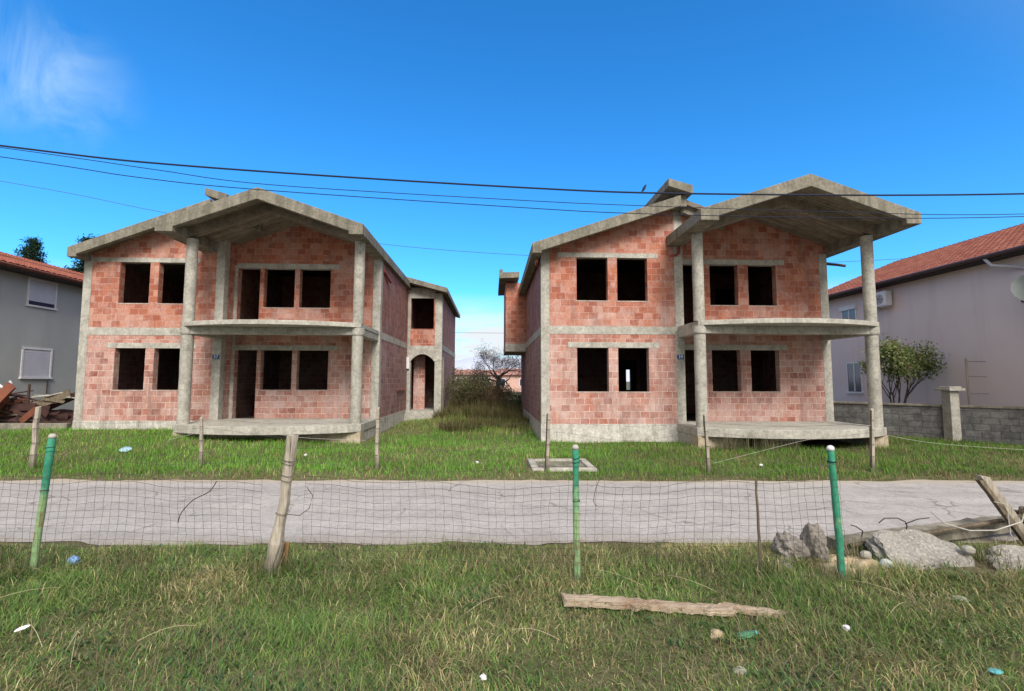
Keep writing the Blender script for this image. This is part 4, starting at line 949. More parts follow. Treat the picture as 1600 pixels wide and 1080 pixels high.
# ------------------------------------------------------------------ overhead cables
def cable(name, pts, r_, label, group=None, mat='cable'):
    pts = [Vector(p_) for p_ in pts]; out = []
    for i in range(len(pts)-1):                       # Catmull-Rom through the hanging points
        a_, b_, c_, d_ = pts[max(i-1,0)], pts[i], pts[i+1], pts[min(i+2,len(pts)-1)]
        for k in range(10):
            t_ = k/10; out.append(.5*((2*b_)+(c_-a_)*t_+(2*a_-5*b_+4*c_-d_)*t_*t_+(3*b_-a_-3*c_+d_)*t_**3))
    out.append(pts[-1]); mb = MB(); mb.tube(out, r_, 6); o = mb.build(name, M[mat], None); tag(o, label, 'cable', group); return o
cable('overhead_cable', [(-30,9,9.4),(-18,9,7.3),(-9.3,9,6.31),(-5.76,9,5.99),(.38,9,5.71),(4.24,9,5.65),(11,9,5.79),(20,9,6.3),(32,9,7.6)], .017, 'thick black overhead cable crossing in front of both roofs')
cable('overhead_wire', [(-30,9.3,9.2),(-18,9.3,7.25),(-9.5,9.3,6.22),(-7.0,9.3,5.88),(-4.7,9.3,5.68),(.4,9.3,5.42),(3.0,9.3,5.33),(7.2,9.3,5.32),(11.3,9.3,5.42),(20,9.3,5.9),(32,9.3,7.1)], .008, 'thin black overhead wire, lowest of the three in front of the roofs')
cable('overhead_wire', [(-30,9.1,9.5),(-18,9.1,7.4),(-8.8,9.1,6.25),(-6.5,9.1,5.95),(-4.35,9.1,5.70),(.4,9.1,5.49),(3.0,9.1,5.42),(7.0,9.1,5.37),(11.1,9.1,5.40),(20,9.1,5.9),(32,9.1,7.1)], .007, 'thin black overhead wire that leaves the thick cable at the left')
cable('overhead_wire', [(-60,30,18.5),(-30.8,30,14.3),(-20,30,12.35),(-8,30,10.75),(1.3,30,10.08),(12,30,9.8),(22.7,30,9.87),(45,30,11.5)], .014, 'faint far wire passing behind both brick houses', None, 'wire')
cable('overhead_wire', [(-40,60,8.4),(-10,60,8.05),(10,60,8.05),(40,60,8.4)], .02, 'faint level wire crossing the sky in the gap', None, 'wire')
# bird
bd = MB(); bc = Vector((3.02,9,5.70))
bd.tube([bc+Vector((-.055,0,-.045)), bc+Vector((-.02,0,.0)), bc+Vector((.005,0,.045)), bc+Vector((.02,0,.075)), bc+Vector((.035,0,.10)), bc+Vector((.045,0,.112))], [.006,.02,.028,.022,.018,.006], 10)
bd.tube([bc+Vector((.045,0,.106)), bc+Vector((.068,0,.104))], [.006,.001], 6); bd.tube([bc+Vector((.0,.008,.02)), bc+Vector((.0,.008,-.02))], .003, 4); bd.tube([bc+Vector((.0,-.008,.02)), bc+Vector((.0,-.008,-.02))], .003, 4)
tag(bd.build('bird', M['cable'], None), 'small dark bird perched on the thick overhead cable', 'bird')

# ------------------------------------------------------------------ fences
def post_mesh(h, r_, sides, lean, wob, seed, taper=.85, square=False):
    rnd = random.Random(seed); pts = []; rad = []; n_ = 9
    for i in range(n_+1):
        t_ = i/n_; pts.append(Vector((lean[0]*t_ + rnd.gauss(0,wob), lean[1]*t_, h*t_ - .12*(i==0)))); rad.append(r_*(1-(1-taper)*t_)*(1+rnd.gauss(0,.05 if wob else 0)))
    return pts, rad
def green_post(loc, h, lean, m_, label, seed, band=False, wire=False):
    t_ = empty('fence_post', loc, label, 'fence post', 'round green metal fence posts')
    pts, rad = post_mesh(h, .031, 14, lean, .002, seed, 1.0)
    pts.append(pts[-1]+Vector((0,0,.012))); rad.append(.024); pts.append(pts[-1]+Vector((0,0,.008))); rad.append(.006)
    mb = MB(); mb.tube(pts, rad, 18); o = mb.build('tube', M[m_], t_, root_local=True, smooth=True)
    mb = MB(); tp = Vector(pts[9]); mb.tube([tp-Vector((0,0,.02)), tp+Vector((0,0,.006)), tp+Vector((0,0,.022)), tp+Vector((0,0,.028))], [.0325,.0325,.022,.004], 18); mb.build('cap', M['white'] if seed == 3 else M['conc'], t_, root_local=True, smooth=True)
    mb = MB()
    for zz in ((.90,) if band else (.88,.91,.6)):
        q_ = Vector(lean)*zz*h/h; c0 = Vector((lean[0]*zz, lean[1]*zz, h*zz))
        mb.tube([c0+Vector((math.cos(k*.5)*.035, math.sin(k*.5)*.035, .003*math.sin(k*2.)+(.0 if band else .004*k/3))) for k in range(14)], .006 if band else .003, 5)
    mb.build('tie_wire', M['cable'], t_, root_local=True)
    return t_
green_post((-4.44,4.92,0), 1.34, (.09,0), 'green1', 'leaning green post with worn yellowish paint, leftmost of the near fence', 1)
green_post((.81,4.51,0), 1.27, (-.005,0), 'green2', 'upright green post with rust streaks in the middle of the near fence', 2)
green_post((3.33,4.46,0), 1.26, (-.055,0), 'green3', 'bright green post with white cap and black band where the netting ends', 3, band=True)
# old wooden post of the near fence
wp_ = empty('fence_post', (-2.09,4.76,0), 'crooked grey wooden post in the near fence wound with wire', 'fence post', 'wooden posts of the near fence')
pts = [Vector((0,0,-.15)),Vector((0,0,.12)),Vector((.03,0,.34)),Vector((.05,0,.5)),Vector((.095,0,.72)),Vector((.105,0,.95)),Vector((.135,0,1.2)),Vector((.145,0,1.36)),Vector((.146,0,1.363))]
mb = MB(); mb.tube(pts, [.075,.07,.066,.052,.05,.05,.052,.055,.02], 11)
rd = random.Random(3); mb.v = [(x_+rd.gauss(0,.004), y_+rd.gauss(0,.004), z_) for x_, y_, z_ in mb.v]; mb.build('stake', M['wood'], wp_, root_local=True)
mb = MB()
for zz, xx in ((1.12,.125),(1.09,.122),(.98,.108),(.93,.105),(.62,.075),(.36,.035)):
    mb.tube([(xx+math.cos(k*.45)*.062, math.sin(k*.45)*.062, zz+.01*math.sin(k*.9)) for k in range(15)], .0028, 4)
mb.tube([(.13,-.05,.62),(.25,-.03,.60),(.33,0,.66),(.36,0,.78),(.30,0,.86)], .004, 5)
mb.build('tie_wire', M['wire'], wp_, root_local=True)
sb = MB(); sb.box(-.026,.026,-.02,.02,-.1,.30); so_ = sb.build('stake', M['wood_orange'], None, bevel=.004); so_.location = (-2.03,4.88,0); so_.rotation_euler = (0,.05,.2)
tag(so_, 'short orange brown wooden stake behind the crooked grey post', 'stake')
mb = MB(); rd = random.Random(9); mb.tube([(2.60+rd.gauss(0,.006),4.58,-.1+i*.115) for i in range(10)], [.016-.0006*i for i in range(10)], 7)
tag(mb.build('fence_post', M['wood_dark'], None), 'thin crooked stick holding up the netting left of the bright green post', 'stick', 'wooden posts of the near fence')

def net(name, x0, x1, label, seed, sag=.05):
    rd = random.Random(seed); mb = MB(); ztop, zbot = .93, .10; nz = 13
    yl = lambda x_: 4.93 - (x_+4.44)*.08 if x_ < .81 else 4.50 - (x_-.81)*.02
    def P2(x_, v):                                   # v 0..1 bottom..top
        s_ = sag*math.sin((x_*1.45+seed)) ; top_ = ztop + s_ + .02*math.sin(x_*5+seed)
        z_ = zbot + (top_-zbot)*v
        bul = .02*math.sin(x_*2.3+v*2+seed)
        return Vector((x_ + .010*math.sin(v*5+x_*2.1) + .02*(v-.5)*math.sin(x_*.9), yl(x_)-.045+bul, z_ + .003*math.sin(x_*13+v*9)))
    n_ = int((x1-x0)/.083)
    for i in range(n_+1):
        xx = x0+(x1-x0)*i/n_ + rd.gauss(0,.004)
        mb.tube([P2(xx, k/nz) + Vector((rd.gauss(0,.0035),0,0)) for k in range(nz+1)] + [P2(xx,1)+Vector((rd.gauss(0,.006),0,.05+.05*rd.random()))]*(rd.random()<.7), 0.0013, 4, caps=False)
    for k in range(nz+1):
        if k in (1,) : continue
        mb.tube([P2(x0+(x1-x0)*i/(2*n_), k/nz) + Vector((0,0,rd.gauss(0,.0018))) for i in range(2*n_+1)], .0013 if k not in (nz,nz-1) else .0018, 4, caps=False)
    o = mb.build(name, M['wire'], None); tag(o, label, 'wire netting', 'wire netting of the near fence')
net('wire_netting', -6.6, -2.18, 'square wire netting left of the crooked wooden post', 1, .045)
net('wire_netting', -1.78, 3.32, 'square wire netting between the crooked wooden post and the bright green post', 4, .03)
cable('fence_wire', [(-6.6,5.0,1.12),(-4.4,4.9,1.16),(-3.2,4.8,1.08),(-1.96,4.7,1.12),(-.6,4.6,1.03),(.81,4.47,1.1),(2.0,4.44,1.0),(3.3,4.42,1.12)], .0018, 'top strand of plain wire above the netting of the near fence', 'strands of the near fence', 'wire')

far_posts = [(-9.63,10.48,1.30,.03,.075,'pale leaning wooden post before the scrap heap'),(-6.33,10.75,1.05,-.05,.055,'grey wooden post standing before the left porch column'),
    (-2.38,10.06,1.28,.01,.06,'pale wooden post just right of the porch of the left house'),(1.16,9.81,1.2,.04,.055,'pale wooden post beside the concrete drain frame'),
    (4.50,9.71,1.2,-.05,.055,'wooden post before the left porch column of the right house'),(7.92,9.61,1.28,.06,.06,'wooden post before the rightmost round column')]
for i, (x_, y_, h_, ln, wdt, lab) in enumerate(far_posts):
    t_ = empty('fence_post', (x_, y_, gz(x_,y_)), lab, 'fence post', 'wooden posts across the road')
    rd = random.Random(20+i); mb = MB(); n_ = 7
    for (w0, w1, off) in ((wdt, wdt*.85, 0),):
        vs = []
        for k in range(n_+1):
            tt = k/n_; cx_ = ln*tt + rd.gauss(0,.006); ww = (w0+(w1-w0)*tt)*.62; z_ = h_*tt-.15*(k==0)
            vs += [(cx_-ww, -ww*.8, z_), (cx_+ww, -ww*.8, z_+rd.gauss(0,.01)*(k==n_)), (cx_+ww, ww*.8, z_+.02*(k==n_)), (cx_-ww, ww*.8, z_)]
        fs = [(0,3,2,1), (4*n_,4*n_+1,4*n_+2,4*n_+3)] + [(4*k+j, 4*k+(j+1)%4, 4*k+4+(j+1)%4, 4*k+4+j) for k in range(n_) for j in range(4)]
        mb.add(vs, fs)
    mb.build('stake', M['wood'], t_, root_local=True, bevel=.008)
    mb = MB()
    if i >= 3:
        e_ = wdt*.5; mb.tube([(-e_-.02+0*ln, -.045, .0),(-e_-.012+ln*.9, -.045, h_*.98)], .013, 6); mb.build('iron_rod', M['twig'], t_, root_local=True)
    mb = MB()
    for zz in (.3,.55,.85,1.05):
        if zz < h_: mb.tube([(ln*zz/h_+math.cos(k*.5)*wdt*.75, math.sin(k*.5)*wdt*.75, zz) for k in range(14)], .004, 4)
    mb.build('tie_wire', M['wire'], t_, root_local=True)
fp = [(p_[0],p_[1]-.06) for p_ in far_posts]
for k, zz in enumerate((.28,.55,.83,1.02)):
    pts = [(-15,10.9,zz+.1)]
    for j, (x_, y_) in enumerate(fp):
        pts.append((x_, y_, zz+gz(x_,y_)*.5))
        if j < 5: nx_ = fp[j+1]; sg = .05+.05*((j*3+k)%3); pts.append(((x_+nx_[0])/2, (y_+nx_[1])/2, zz-sg))
    cable('fence_wire', pts, .0024, ['lowest','second lowest','second highest','highest'][k]+' strand of rusty wire on the fence across the road', 'wires of the fence across the road', 'wire')
cable('fence_wire', [(4.6,9.66,.22),(6.2,9.6,.62),(7.9,9.55,1.0)], .003, 'slack pale wire rising to the rightmost wooden post across the road', 'slack wires across the road', 'wire_pale')
cable('fence_wire', [(7.95,9.55,.85),(9.3,9.6,.62),(11.6,9.7,.45),(14,10.5,.3)], .003, 'slack pale wire falling away right of the rightmost wooden post', 'slack wires across the road', 'wire_pale')
cable('fence_wire', [(-6.9,10.5,.62),(-5.3,10.3,.95),(-4.2,10.2,.72),(-2.6,10.0,.66)], .003, 'slack pale wire before the foundation of the left porch', 'slack wires across the road', 'wire_pale')
# tendrils hanging on the netting
cable('dry_twig', [(-3.02,4.80,.52),(-2.99,4.80,.62),(-2.88,4.79,.74),(-2.73,4.78,.82),(-2.66,4.78,.92)], .0045, 'thin dark twig caught high on the left netting', None, 'twig')['category'] = 'twig'
cable('dry_twig', [(1.02,4.45,.98),(.98,4.44,.9),(.96,4.44,.78),(.99,4.44,.74)], .003, 'curved dark twig hanging beside the middle green post', None, 'twig')['category'] = 'twig'

# ------------------------------------------------------------------ broken concrete, beam, planks, litter
def rock(name, loc, dims, seed, mat, label, cat, rot=(0,0,0), sub_=4, rough=.25, group=None, flat=0, cube=False):
    bm = bmesh.new()
    if cube:
        bmesh.ops.create_cube(bm, size=1.6); bmesh.ops.subdivide_edges(bm, edges=bm.edges[:], cuts=12, use_grid_fill=True)
    else: bmesh.ops.create_icosphere(bm, subdivisions=sub_, radius=1)
    for v in bm.verts:
        p_ = v.co.copy(); q_ = p_*1.3 + Vector((seed*3.7, seed*1.3, 0))
        d_ = mnoise.noise(q_)*.6 + mnoise.noise(q_*2.6)*.3 + mnoise.noise(q_*7)*.13 + mnoise.noise(q_*17)*.05
        cl_ = mnoise.voronoi(q_*1.6)[0][0]
        v.co = p_*(1 + rough*(d_*1.4 - .35*cl_))
        v.co = Vector((v.co.x*dims[0], v.co.y*dims[1], v.co.z*dims[2]))
    me = bpy.data.meshes.new(name); bm.to_mesh(me); bm.free(); me.materials.append(M[mat]); o = bpy.data.objects.new(name, me); C.objects.link(o)
    o.location = loc; o.rotation_euler = rot; tag(o, label, cat, group); return o
a = N('exposed_aggregate'); O = a.pos()
vo = a.n('ShaderNodeTexVoronoi'); a.l(O, vo.inputs['Vector']); vo.inputs['Scale'].default_value = 30
vo2 = a.n('ShaderNodeTexVoronoi'); a.l(O, vo2.inputs['Vector']); vo2.inputs['Scale'].default_value = 75
n1 = a.noise(O, 5, 6, .75); n2 = a.noise(O, 40, 4, .8)
c = a.mix(a.ramp(n1, [(.3,0),(.7,1)]), (.20,.19,.175), (.31,.30,.275)); sep = a.n('ShaderNodeSeparateColor'); a.l(vo.outputs['Color'], sep.inputs[0])
c = a.mix(a.ramp(vo.outputs['Distance'], [(.2,.7),(.5,0)]), c, a.ramp(sep.outputs[0], [(0,(.22,.21,.20)),(.5,(.40,.38,.35)),(1,(.45,.43,.40))]))
c = a.mix(.6, c, a.ramp(n2, [(.3,.5),(.6,1.1)]), 'MULTIPLY'); a.col(c)
a.bump(a.math('SUBTRACT', a.math('MULTIPLY', n1, .6), a.math('ADD', vo.outputs['Distance'], a.math('MULTIPLY', vo2.outputs['Distance'], .4))), .9, .02); M['agg'] = a.m
M['chunk'] = concrete_mat('chunk_concrete', (.33,.30,.275), (.17,.155,.135), .6, scale=3, bs=1.0)
M['stone'] = simple_mat('pale_stone', (.36,.35,.31), (.20,.19,.165), 9, .9)
M['stone_blue'] = simple_mat('bluish_stone', (.42,.46,.45), (.33,.37,.37), 5, .7)
M['stone_tan'] = simple_mat('tan_stone', (.42,.34,.24), (.30,.23,.15), 6, .9)
rock('concrete_chunk', (3.17,4.98,.10), (.17,.15,.20), 2, 'chunk', 'brownish broken concrete lump behind the netting, left of the bright green post', 'concrete chunk', (0,.1,.2), 5, .5, 'broken concrete by the fence end')
rock('concrete_chunk', (3.38,4.90,.17), (.12,.12,.27), 5, 'chunk', 'upright grey broken lump touching the bright green post', 'concrete chunk', (0,-.15,.5), 5, .4, 'broken concrete by the fence end')
s1 = rock('concrete_slab', (4.47,4.80,.04), (.52,.12,.36), 19, 'agg', 'rough broken slab of pebbly concrete under the fallen beam', 'concrete slab', (-.98,.05,-.03), 5, .30, 'broken pebbly slabs', cube=True)
s2 = rock('concrete_slab', (5.55,4.60,.02), (.62,.10,.27), 11, 'agg', 'rounded broken slab of pebbly concrete at the right edge', 'concrete slab', (-.95,.06,-.12), 5, .30, 'broken pebbly slabs', cube=True)
rock('stone', (3.90,4.62,.10), (.062,.05,.058), 3, 'stone_blue', 'smooth bluish white cobble left of the pebbly slab', 'stone', (0,0,0), 4, .12, 'loose stones')
rock('stone', (3.84,4.80,.13), (.055,.045,.045), 4, 'stone', 'smaller pale cobble just above the bluish one', 'stone', (0,0,0), 4, .15, 'loose stones')
rock('stone', (4.88,4.74,.19), (.06,.05,.045), 14, 'stone', 'pale cobble set in the right end of the pebbly slab', 'stone', (0,0,0), 4, .15, 'loose stones')
rock('stone', (1.68,3.57,.02), (.06,.05,.045), 6, 'stone_tan', 'tan angular stone below the rotten plank', 'stone', (0,0,.4), 4, .3, 'loose stones')
rock('stone', (1.63,3.14,.01), (.055,.045,.035), 8, 'stone', 'pale grey stone nearest the bottom edge', 'stone', (0,0,0), 4, .3, 'loose stones')
rock('stone', (4.02,4.01,.02), (.09,.055,.045), 9, 'stone', 'pale flat stone in the grass below the pebbly slab', 'stone', (0,0,-.3), 4, .3, 'loose stones')
rock('stone', (3.27,3.42,.0), (.065,.045,.035), 10, 'stone', 'small grey stone right of the green bottle', 'stone', (0,0,0), 4, .3, 'loose stones')
rock('dirt_mound', (3.62,4.75,-.02), (.42,.28,.15), 12, 'stone_tan', 'little mound of tan earth and roots behind the bright green post', 'mound', (0,0,0), 5, .4)
for (dx_, dy_, s_, sd_) in ((2.95,4.75,.09,21),(3.55,4.55,.05,22),(3.45,4.95,.07,23)):
    rock('rubble', (dx_,dy_,.04), (s_,s_*.8,s_*.6), sd_, 'chunk', {21:'rubble piece left of the brownish concrete lump',22:'small rubble piece right of the bright green post foot',23:'rubble piece behind the bright green post'}[sd_], 'rubble', (0,0,sd_), 4, .4, 'loose rubble')
# fallen concrete beam with rebar
fb = empty('fallen_beam', (5.25,5.5,0), 'fallen weathered concrete beam with rebar hooks lying along the road edge', 'beam')
A_, B_ = Vector((3.75,5.17,.12)), Vector((6.75,5.75,.19)); d_ = (B_-A_).normalized(); s_ = Vector((-d_.y, d_.x, 0)); mb = MB(); vs = []; n_ = 26; rd = random.Random(4)
for k in range(n_+1):
    c0 = A_+(B_-A_)*k/n_; j_ = lambda: rd.gauss(0,.006)
    vs += [c0-s_*.07+Vector((j_(),j_(),-.10)), c0-s_*.07+Vector((j_(),j_(),.055+j_())), c0+s_*.07+Vector((0,0,.06+j_())), c0+s_*.07+Vector((0,0,-.1))]
mb.add(vs, [(0,1,2,3),(4*n_+3,4*n_+2,4*n_+1,4*n_)] + [(4*k+j, 4*k+4+j, 4*k+4+(j+1)%4, 4*k+(j+1)%4) for k in range(n_) for j in range(4)])
mb.build('beam', M['conc_dark'], fb)
for pts in ([(4.72,5.30,.16),(4.70,5.25,.28),(4.66,5.22,.33),(4.55,5.2,.38),(4.40,5.2,.38),(4.33,5.2,.33)], [(4.12,5.2,.16),(4.1,5.15,.26),(4.0,5.12,.32),(3.93,5.1,.34)], [(4.68,5.25,.3),(4.80,5.22,.36),(4.92,5.2,.38)]):
    mb = MB(); mb.tube(pts, [.006]*len(pts), 6); mb.build('rebar', M['twig'], fb)
mb = MB(); mb.tube([(3.9,5.1,.12),(4.8,5.2,.20),(6.3,5.48,.29),(6.5,5.5,.30)], [.022,.026,.026,.022], 7); tag(mb.build('wooden_pole', M['wood_dark'], None), 'thin dark wooden pole lying along the fallen concrete beam', 'pole')
# leaning broken post
bp = empty('broken_post', (6.15,5.3,0), 'weathered wooden post leaning left over the road at the right edge', 'post')
def tilt_plank(m, A_, B_, w_, t_, seed, n_=12):
    rd = random.Random(seed); d_ = (B_-A_).normalized(); sd_ = d_.cross(Vector((0,1,0))).normalized(); nn = Vector((0,1,0)); vs = []
    for k in range(n_+1):
        c0 = A_+(B_-A_)*k/n_; e_ = (rd.uniform(0,.05) if k == n_ else 0)
        for (su, sv) in ((-1,-1),(1,-1),(1,1),(-1,1)): vs.append(c0+sd_*(su*w_/2+rd.gauss(0,.004))+nn*(sv*t_/2)+d_*e_*(su))
    m.add(vs, [(0,3,2,1),(4*n_,4*n_+1,4*n_+2,4*n_+3)] + [(4*k+j, 4*k+(j+1)%4, 4*k+4+(j+1)%4, 4*k+4+j) for k in range(n_) for j in range(4)])
part('post', 'wood', bp, lambda m: tilt_plank(m, Vector((6.35,5.32,-.12)), Vector((5.66,5.28,.82)), .085, .07, 1))
part('split_side', 'wood_dark', bp, lambda m: tilt_plank(m, Vector((6.22,5.24,-.12)), Vector((5.60,5.25,.78)), .05, .05, 2))
part('wire', 'wire_pale', bp, lambda m: (m.tube([(4.95,5.2,.44),(5.05,5.15,.33),(5.3,5.12,.26),(5.6,5.12,.26),(5.95,5.15,.34),(6.05,5.2,.42)], .007, 6), m.tube([(5.85,5.2,.42),(5.84,5.18,.2),(5.9,5.15,.05),(6.2,5.1,-.02)], .006, 6), m.tube([(5.9,5.2,.44),(5.8,5.18,.53),(5.65,5.16,.56)], .004, 5)))
rock('tree_stump', (6.42,5.5,.28), (.17,.1,.12), 17, 'wood_dark', 'gnarled dark piece of wood caught behind the leaning post', 'wood piece', (0,0,0), 4, .7)
# rotten plank in the grass
pk = empty('wooden_plank', (1.5,3.95,0), 'long rotten pale plank lying in the near grass', 'plank', 'planks in the near grass')
def flat_plank(m, A_, B_, w0, w1, t_, seed, n_=30):
    rd = random.Random(seed); d_ = (B_-A_).normalized(); s_ = Vector((-d_.y,d_.x,0)); vs = []
    for k in range(n_+1):
        tt = k/n_; c0 = A_+(B_-A_)*tt; w_ = w0+(w1-w0)*tt; e1, e2 = rd.gauss(0,.010), rd.gauss(0,.010); jag = rd.uniform(-.05,.05) if k in (0,n_) else 0
        if k == n_: w_ *= .6
        vs += [c0-s_*(w_/2+e1)+Vector((0,0,-t_/2)), c0-s_*(w_/2+e1)+d_*jag+Vector((0,0,t_/2)), c0+Vector((0,0,t_/2+rd.gauss(0,.003)+.004)), c0+s_*(w_/2+e2)-d_*jag+Vector((0,0,t_/2)), c0+s_*(w_/2+e2)+Vector((0,0,-t_/2))]
    m.add(vs, [(4,3,2,1,0),(5*n_,5*n_+1,5*n_+2,5*n_+3,5*n_+4)] + [(5*k+j, 5*k+5+j, 5*k+5+(j+1)%5, 5*k+(j+1)%5) for k in range(n_) for j in range(5)])
a = N('plank_grain'); P = a.pos(); g_ = a.noise(a.map(P, (2.5,45,45)), 1, 6, .75, .3); nn_ = a.noise(P, 4, 5, .7)
c = a.mix(a.ramp(g_, [(.3,0),(.65,1)]), (.22,.155,.10), (.50,.42,.33)); c = a.mix(a.ramp(nn_, [(.5,0),(.7,.75)]), c, (.20,.11,.06)); cr_ = a.noise(a.map(P, (1.5,80,80),(1,2,3)), 1, 3, .6)
c = a.mix(a.ramp(cr_, [(.32,.9),(.42,0)]), c, (.04,.03,.02)); a.col(c); a.bump(a.math('ADD', g_, cr_), .8, .012); M['plank'] = a.m
part('board', 'plank', pk, lambda m: flat_plank(m, Vector((.62,4.07,.075)), Vector((1.93,3.85,.062)), .13,.10,.045,1))
part('board', 'plank', pk, lambda m: flat_plank(m, Vector((1.88,3.94,.055)), Vector((2.36,3.80,.045)), .10,.075,.035,2, 14))
# litter
M['blue'] = simple_mat('blue_plastic', (.03,.07,.26), (.25,.42,.62), 14, .4)
M['lblue'] = simple_mat('pale_blue_plastic', (.22,.38,.52), (.35,.52,.66), 6, .5)
M['teal'] = simple_mat('teal_plastic', (.05,.30,.36), (.1,.4,.45), 6, .5)
def litter(name, loc, dims, seed, m_, label, cat='litter', rot=(0,0,0), rough=.6):
    return rock(name, loc, dims, seed, m_, label, cat, rot, 3, rough, 'litter in the grass')
litter('plastic_bag', (-4.13,5.0,.11), (.045,.04,.05), 31, 'blue', 'crumpled blue plastic bag in the grass right of the leaning green post')
litter('paper_scrap', (-3.43,3.75,.08), (.05,.022,.01), 32, 'white', 'white paper scrap in the grass at the left edge', rot=(.2,-.3,.3), rough=.25)
litter('plastic_scrap', (-9.1,12.3,.17), (.14,.10,.035), 33, 'lblue', 'pale blue plastic sheet on the grass before the left brick house', rot=(.5,0,.2), rough=.25)
litter('plastic_scrap', (3.19,2.98,.08), (.05,.025,.01), 34, 'teal', 'teal plastic scrap at the bottom right corner', rot=(.2,.1,0), rough=.2)
litter('plastic_scrap', (2.67,3.56,.06), (.028,.02,.022), 35, 'shutter', 'pale violet crumpled scrap right of the green bottle')
litter('paper_scrap', (-4.42,11.6,.12), (.035,.03,.03), 36, 'white', 'white paper bit in the bright grass before the left porch')
litter('paper_scrap', (-.04,3.05,.08), (.022,.02,.015), 37, 'white', 'tiny white scrap at the bottom centre edge')
litter('paper_scrap', (5.9,10.2,.08), (.04,.03,.03), 38, 'white', 'white scrap on the far verge between the two right posts')
litter('paper_scrap', (-.3,10.6,.10), (.035,.025,.03), 39, 'white', 'white scrap on the far verge in the gap')
# bottle
bt = empty('bottle', (1.88,3.49,.08), 'clear green plastic bottle lying in the grass below the plank', 'bottle', 'litter in the grass')
a = N('bottle_green'); a.col((.30,.62,.42)); a.p.inputs['Transmission Weight'].default_value = .85; a.p.inputs['Roughness'].default_value = .12; a.p.inputs['IOR'].default_value = 1.2; M['bottle'] = a.m
ax_ = Vector((.97,.22,.05)).normalized(); c0 = Vector((1.80,3.47,.065))
prof = [(0,.010),(.004,.022),(.015,.026),(.04,.020),(.06,.025),(.09,.022),(.115,.019),(.125,.012),(.135,.010)]
part('body', 'bottle', bt, lambda m: m.tube([c0+ax_*t_ for t_, _ in prof], [r_ for _, r_ in prof], 16), smooth=True)
part('cap', 'teal', bt, lambda m: m.tube([c0+ax_*.136, c0+ax_*.15], .012, 12))
# concrete drain frame on the far verge
df = empty('drain_frame', (1.6,10.5,0), 'square concrete drain frame sunk in the far verge', 'drain')
def frame(m):
    z0, z1 = -.2, .10
    m.box(.85,2.2,9.8,9.95,z0,z1); m.box(.85,1.0,9.951,11.1,z0,z1-.002); m.box(2.05,2.2,9.951,11.1,z0,z1-.002); m.box(1.001,2.049,10.98,11.1,z0,z1-.004)
part('frame', 'conc', df, frame, bevel=.015)
part('cover', 'conc_dark', df, lambda m: m.box(1.003,2.047,9.953,10.978,z0:=-.15,.055))

rd = random.Random(77)
for k, (x_, y_, an, L_) in enumerate(((-3.1,3.55,2.5,.45),(-2.9,3.5,1.9,.4),(-2.7,3.3,2.2,.5),(-2.5,3.6,.4,.35),(1.4,4.35,2.55,.6),(2.0,4.2,2.5,.55),(3.1,3.7,.5,.4),(2.2,3.5,1.3,.3),(3.6,4.0,2.4,.5),(-.2,3.9,.6,.4),(.5,3.5,2.9,.35),(-4.2,4.2,.5,.5))):
    mb = MB(); mb.tube([(x_+math.cos(an)*L_*t_, y_+math.sin(an)*L_*t_, 0.05+.045*math.sin(math.pi*t_*.9)+.02*t_) for t_ in (0,.2,.4,.6,.8,1)], [.0018,.0018,.0016,.0014,.0012,.001], 4)
    tag(mb.build('dry_stalk', M['straw'], None), 'single pale dry stalk arching over the near grass', 'stalk', 'pale dry stalks over the near grass')
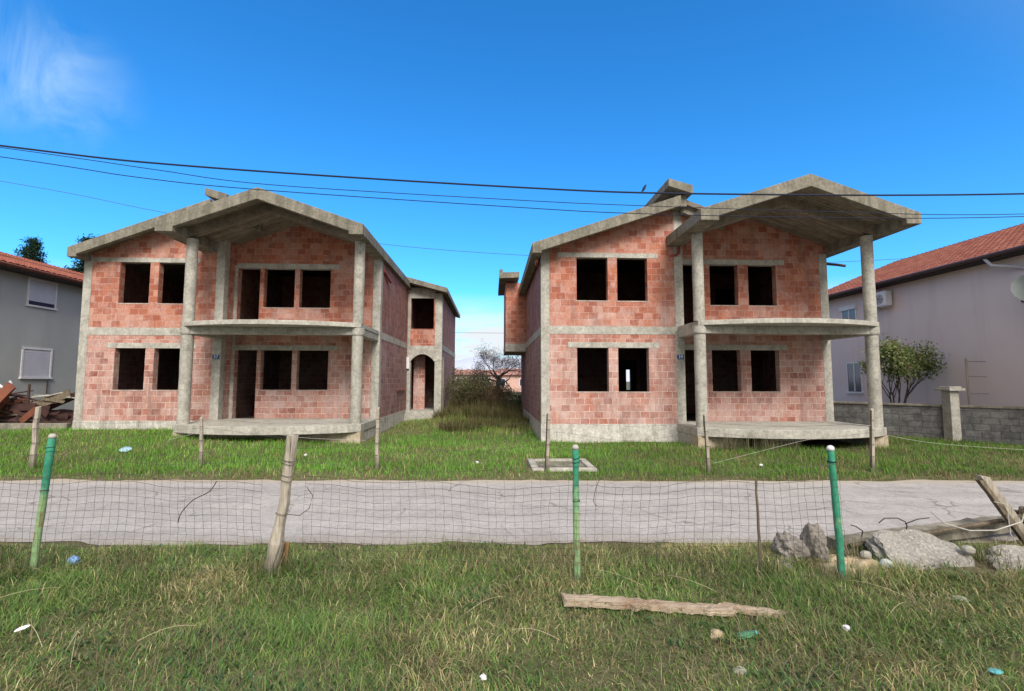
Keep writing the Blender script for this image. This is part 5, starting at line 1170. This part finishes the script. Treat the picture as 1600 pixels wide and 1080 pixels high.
# ------------------------------------------------------------------ scrap heap at the left
M['rust'] = simple_mat('rusty_dark', (.035,.018,.018), (.075,.035,.03), 4, .8)
M['rust_red'] = simple_mat('rusty_red', (.24,.085,.05), (.17,.06,.04), 5, .8)
rd = random.Random(12)
hp = rock('scrap_heap', (-15.6,17.1,.35), (1.5,.6,.62), 41, 'rust', 'dark rusty heap of scrap metal between the grey house and the left brick house', 'scrap heap', (0,0,0), 5, .45)
for k in range(30):
    mb = MB(); xx = rd.uniform(-16.7,-14.7); zz = rd.uniform(.45,1.25); L_ = rd.uniform(.6,1.5); an = rd.gauss(0,.35)
    yy = 16.35 + rd.uniform(0,.6)
    tilt_plank(mb, Vector((xx-L_/2*math.cos(an), yy, zz-L_/2*math.sin(an))), Vector((xx+L_/2*math.cos(an), yy+rd.uniform(-.3,.3), zz+L_/2*math.sin(an))), rd.uniform(.05,.28), .02, 100+k, 5)
    tag(mb.build('scrap_board', M[('rust','rust','dark_pipe','rust_red','wood_dark')[k%5]], None), 'rusty or blackened board tangled in the scrap heap', 'scrap board', 'boards tangled in the scrap heap')
for k in range(9):
    mb = MB(); xx = rd.uniform(-16.6,-14.6); zz = 1.15+rd.uniform(0,.3); L_ = rd.uniform(.7,1.6); an = rd.uniform(-.25,.25)
    A_ = Vector((xx-L_/2, 16.75+rd.uniform(-.3,.4), zz-L_/2*an)); B_ = Vector((xx+L_/2, 16.75+rd.uniform(-.3,.4), zz+L_/2*an))
    mb.tube([A_, (A_+B_)/2+Vector((0,0,rd.uniform(-.04,.08))), B_], rd.uniform(.02,.035), 6)
    o = mb.build('metal_bar', M['rust' if k%3 else 'conc'], None); tag(o, 'rusty bar lying on top of the dark scrap heap' if k%3 else 'pale grey bar lying on top of the dark scrap heap', 'bar', 'loose bars on the scrap heap' if k%3 else 'pale bars on the scrap heap')
mb = MB(); tilt_plank(mb, Vector((-16.75,16.1,.42)), Vector((-15.72,16.2,1.72)), .30, .08, 5); tag(mb.build('wooden_beam', M['rust_red'], None), 'reddish brown beam leaning on the scrap heap', 'beam')
mb = MB(); tilt_plank(mb, Vector((-16.35,16.4,1.0)), Vector((-15.95,16.4,1.82)), .10, .04, 6); tilt_plank(mb, Vector((-16.6,16.42,1.25)), Vector((-16.05,16.42,1.34)), .08, .04, 7); tilt_plank(mb, Vector((-16.3,16.38,1.72)), Vector((-16.0,16.38,1.52)), .07, .03, 8)
tag(mb.build('window_frame', M['white'], None), 'broken white window frame behind the leaning reddish beam', 'window frame')
rock('foam_block', (-14.75,16.9,1.28), (.15,.10,.10), 43, 'white', 'white foam block on the right end of the scrap heap', 'foam block', (.1,.3,.2), 3, .25)
mb = MB(); mb.tube([(-15.45,16.5,1.0),(-15.45,16.5,1.75)], .035, 6); tag(mb.build('metal_bar', M['rust'], None), 'short dark bar standing upright in the scrap heap', 'bar')
mb = MB(); mb.box(-19.5,-13.6,15.85,16.05,-.1,.50); tag(mb.build('kerb_wall', M['conc_dark'], None, bevel=.015), 'very low dark concrete wall before the scrap heap', 'wall')
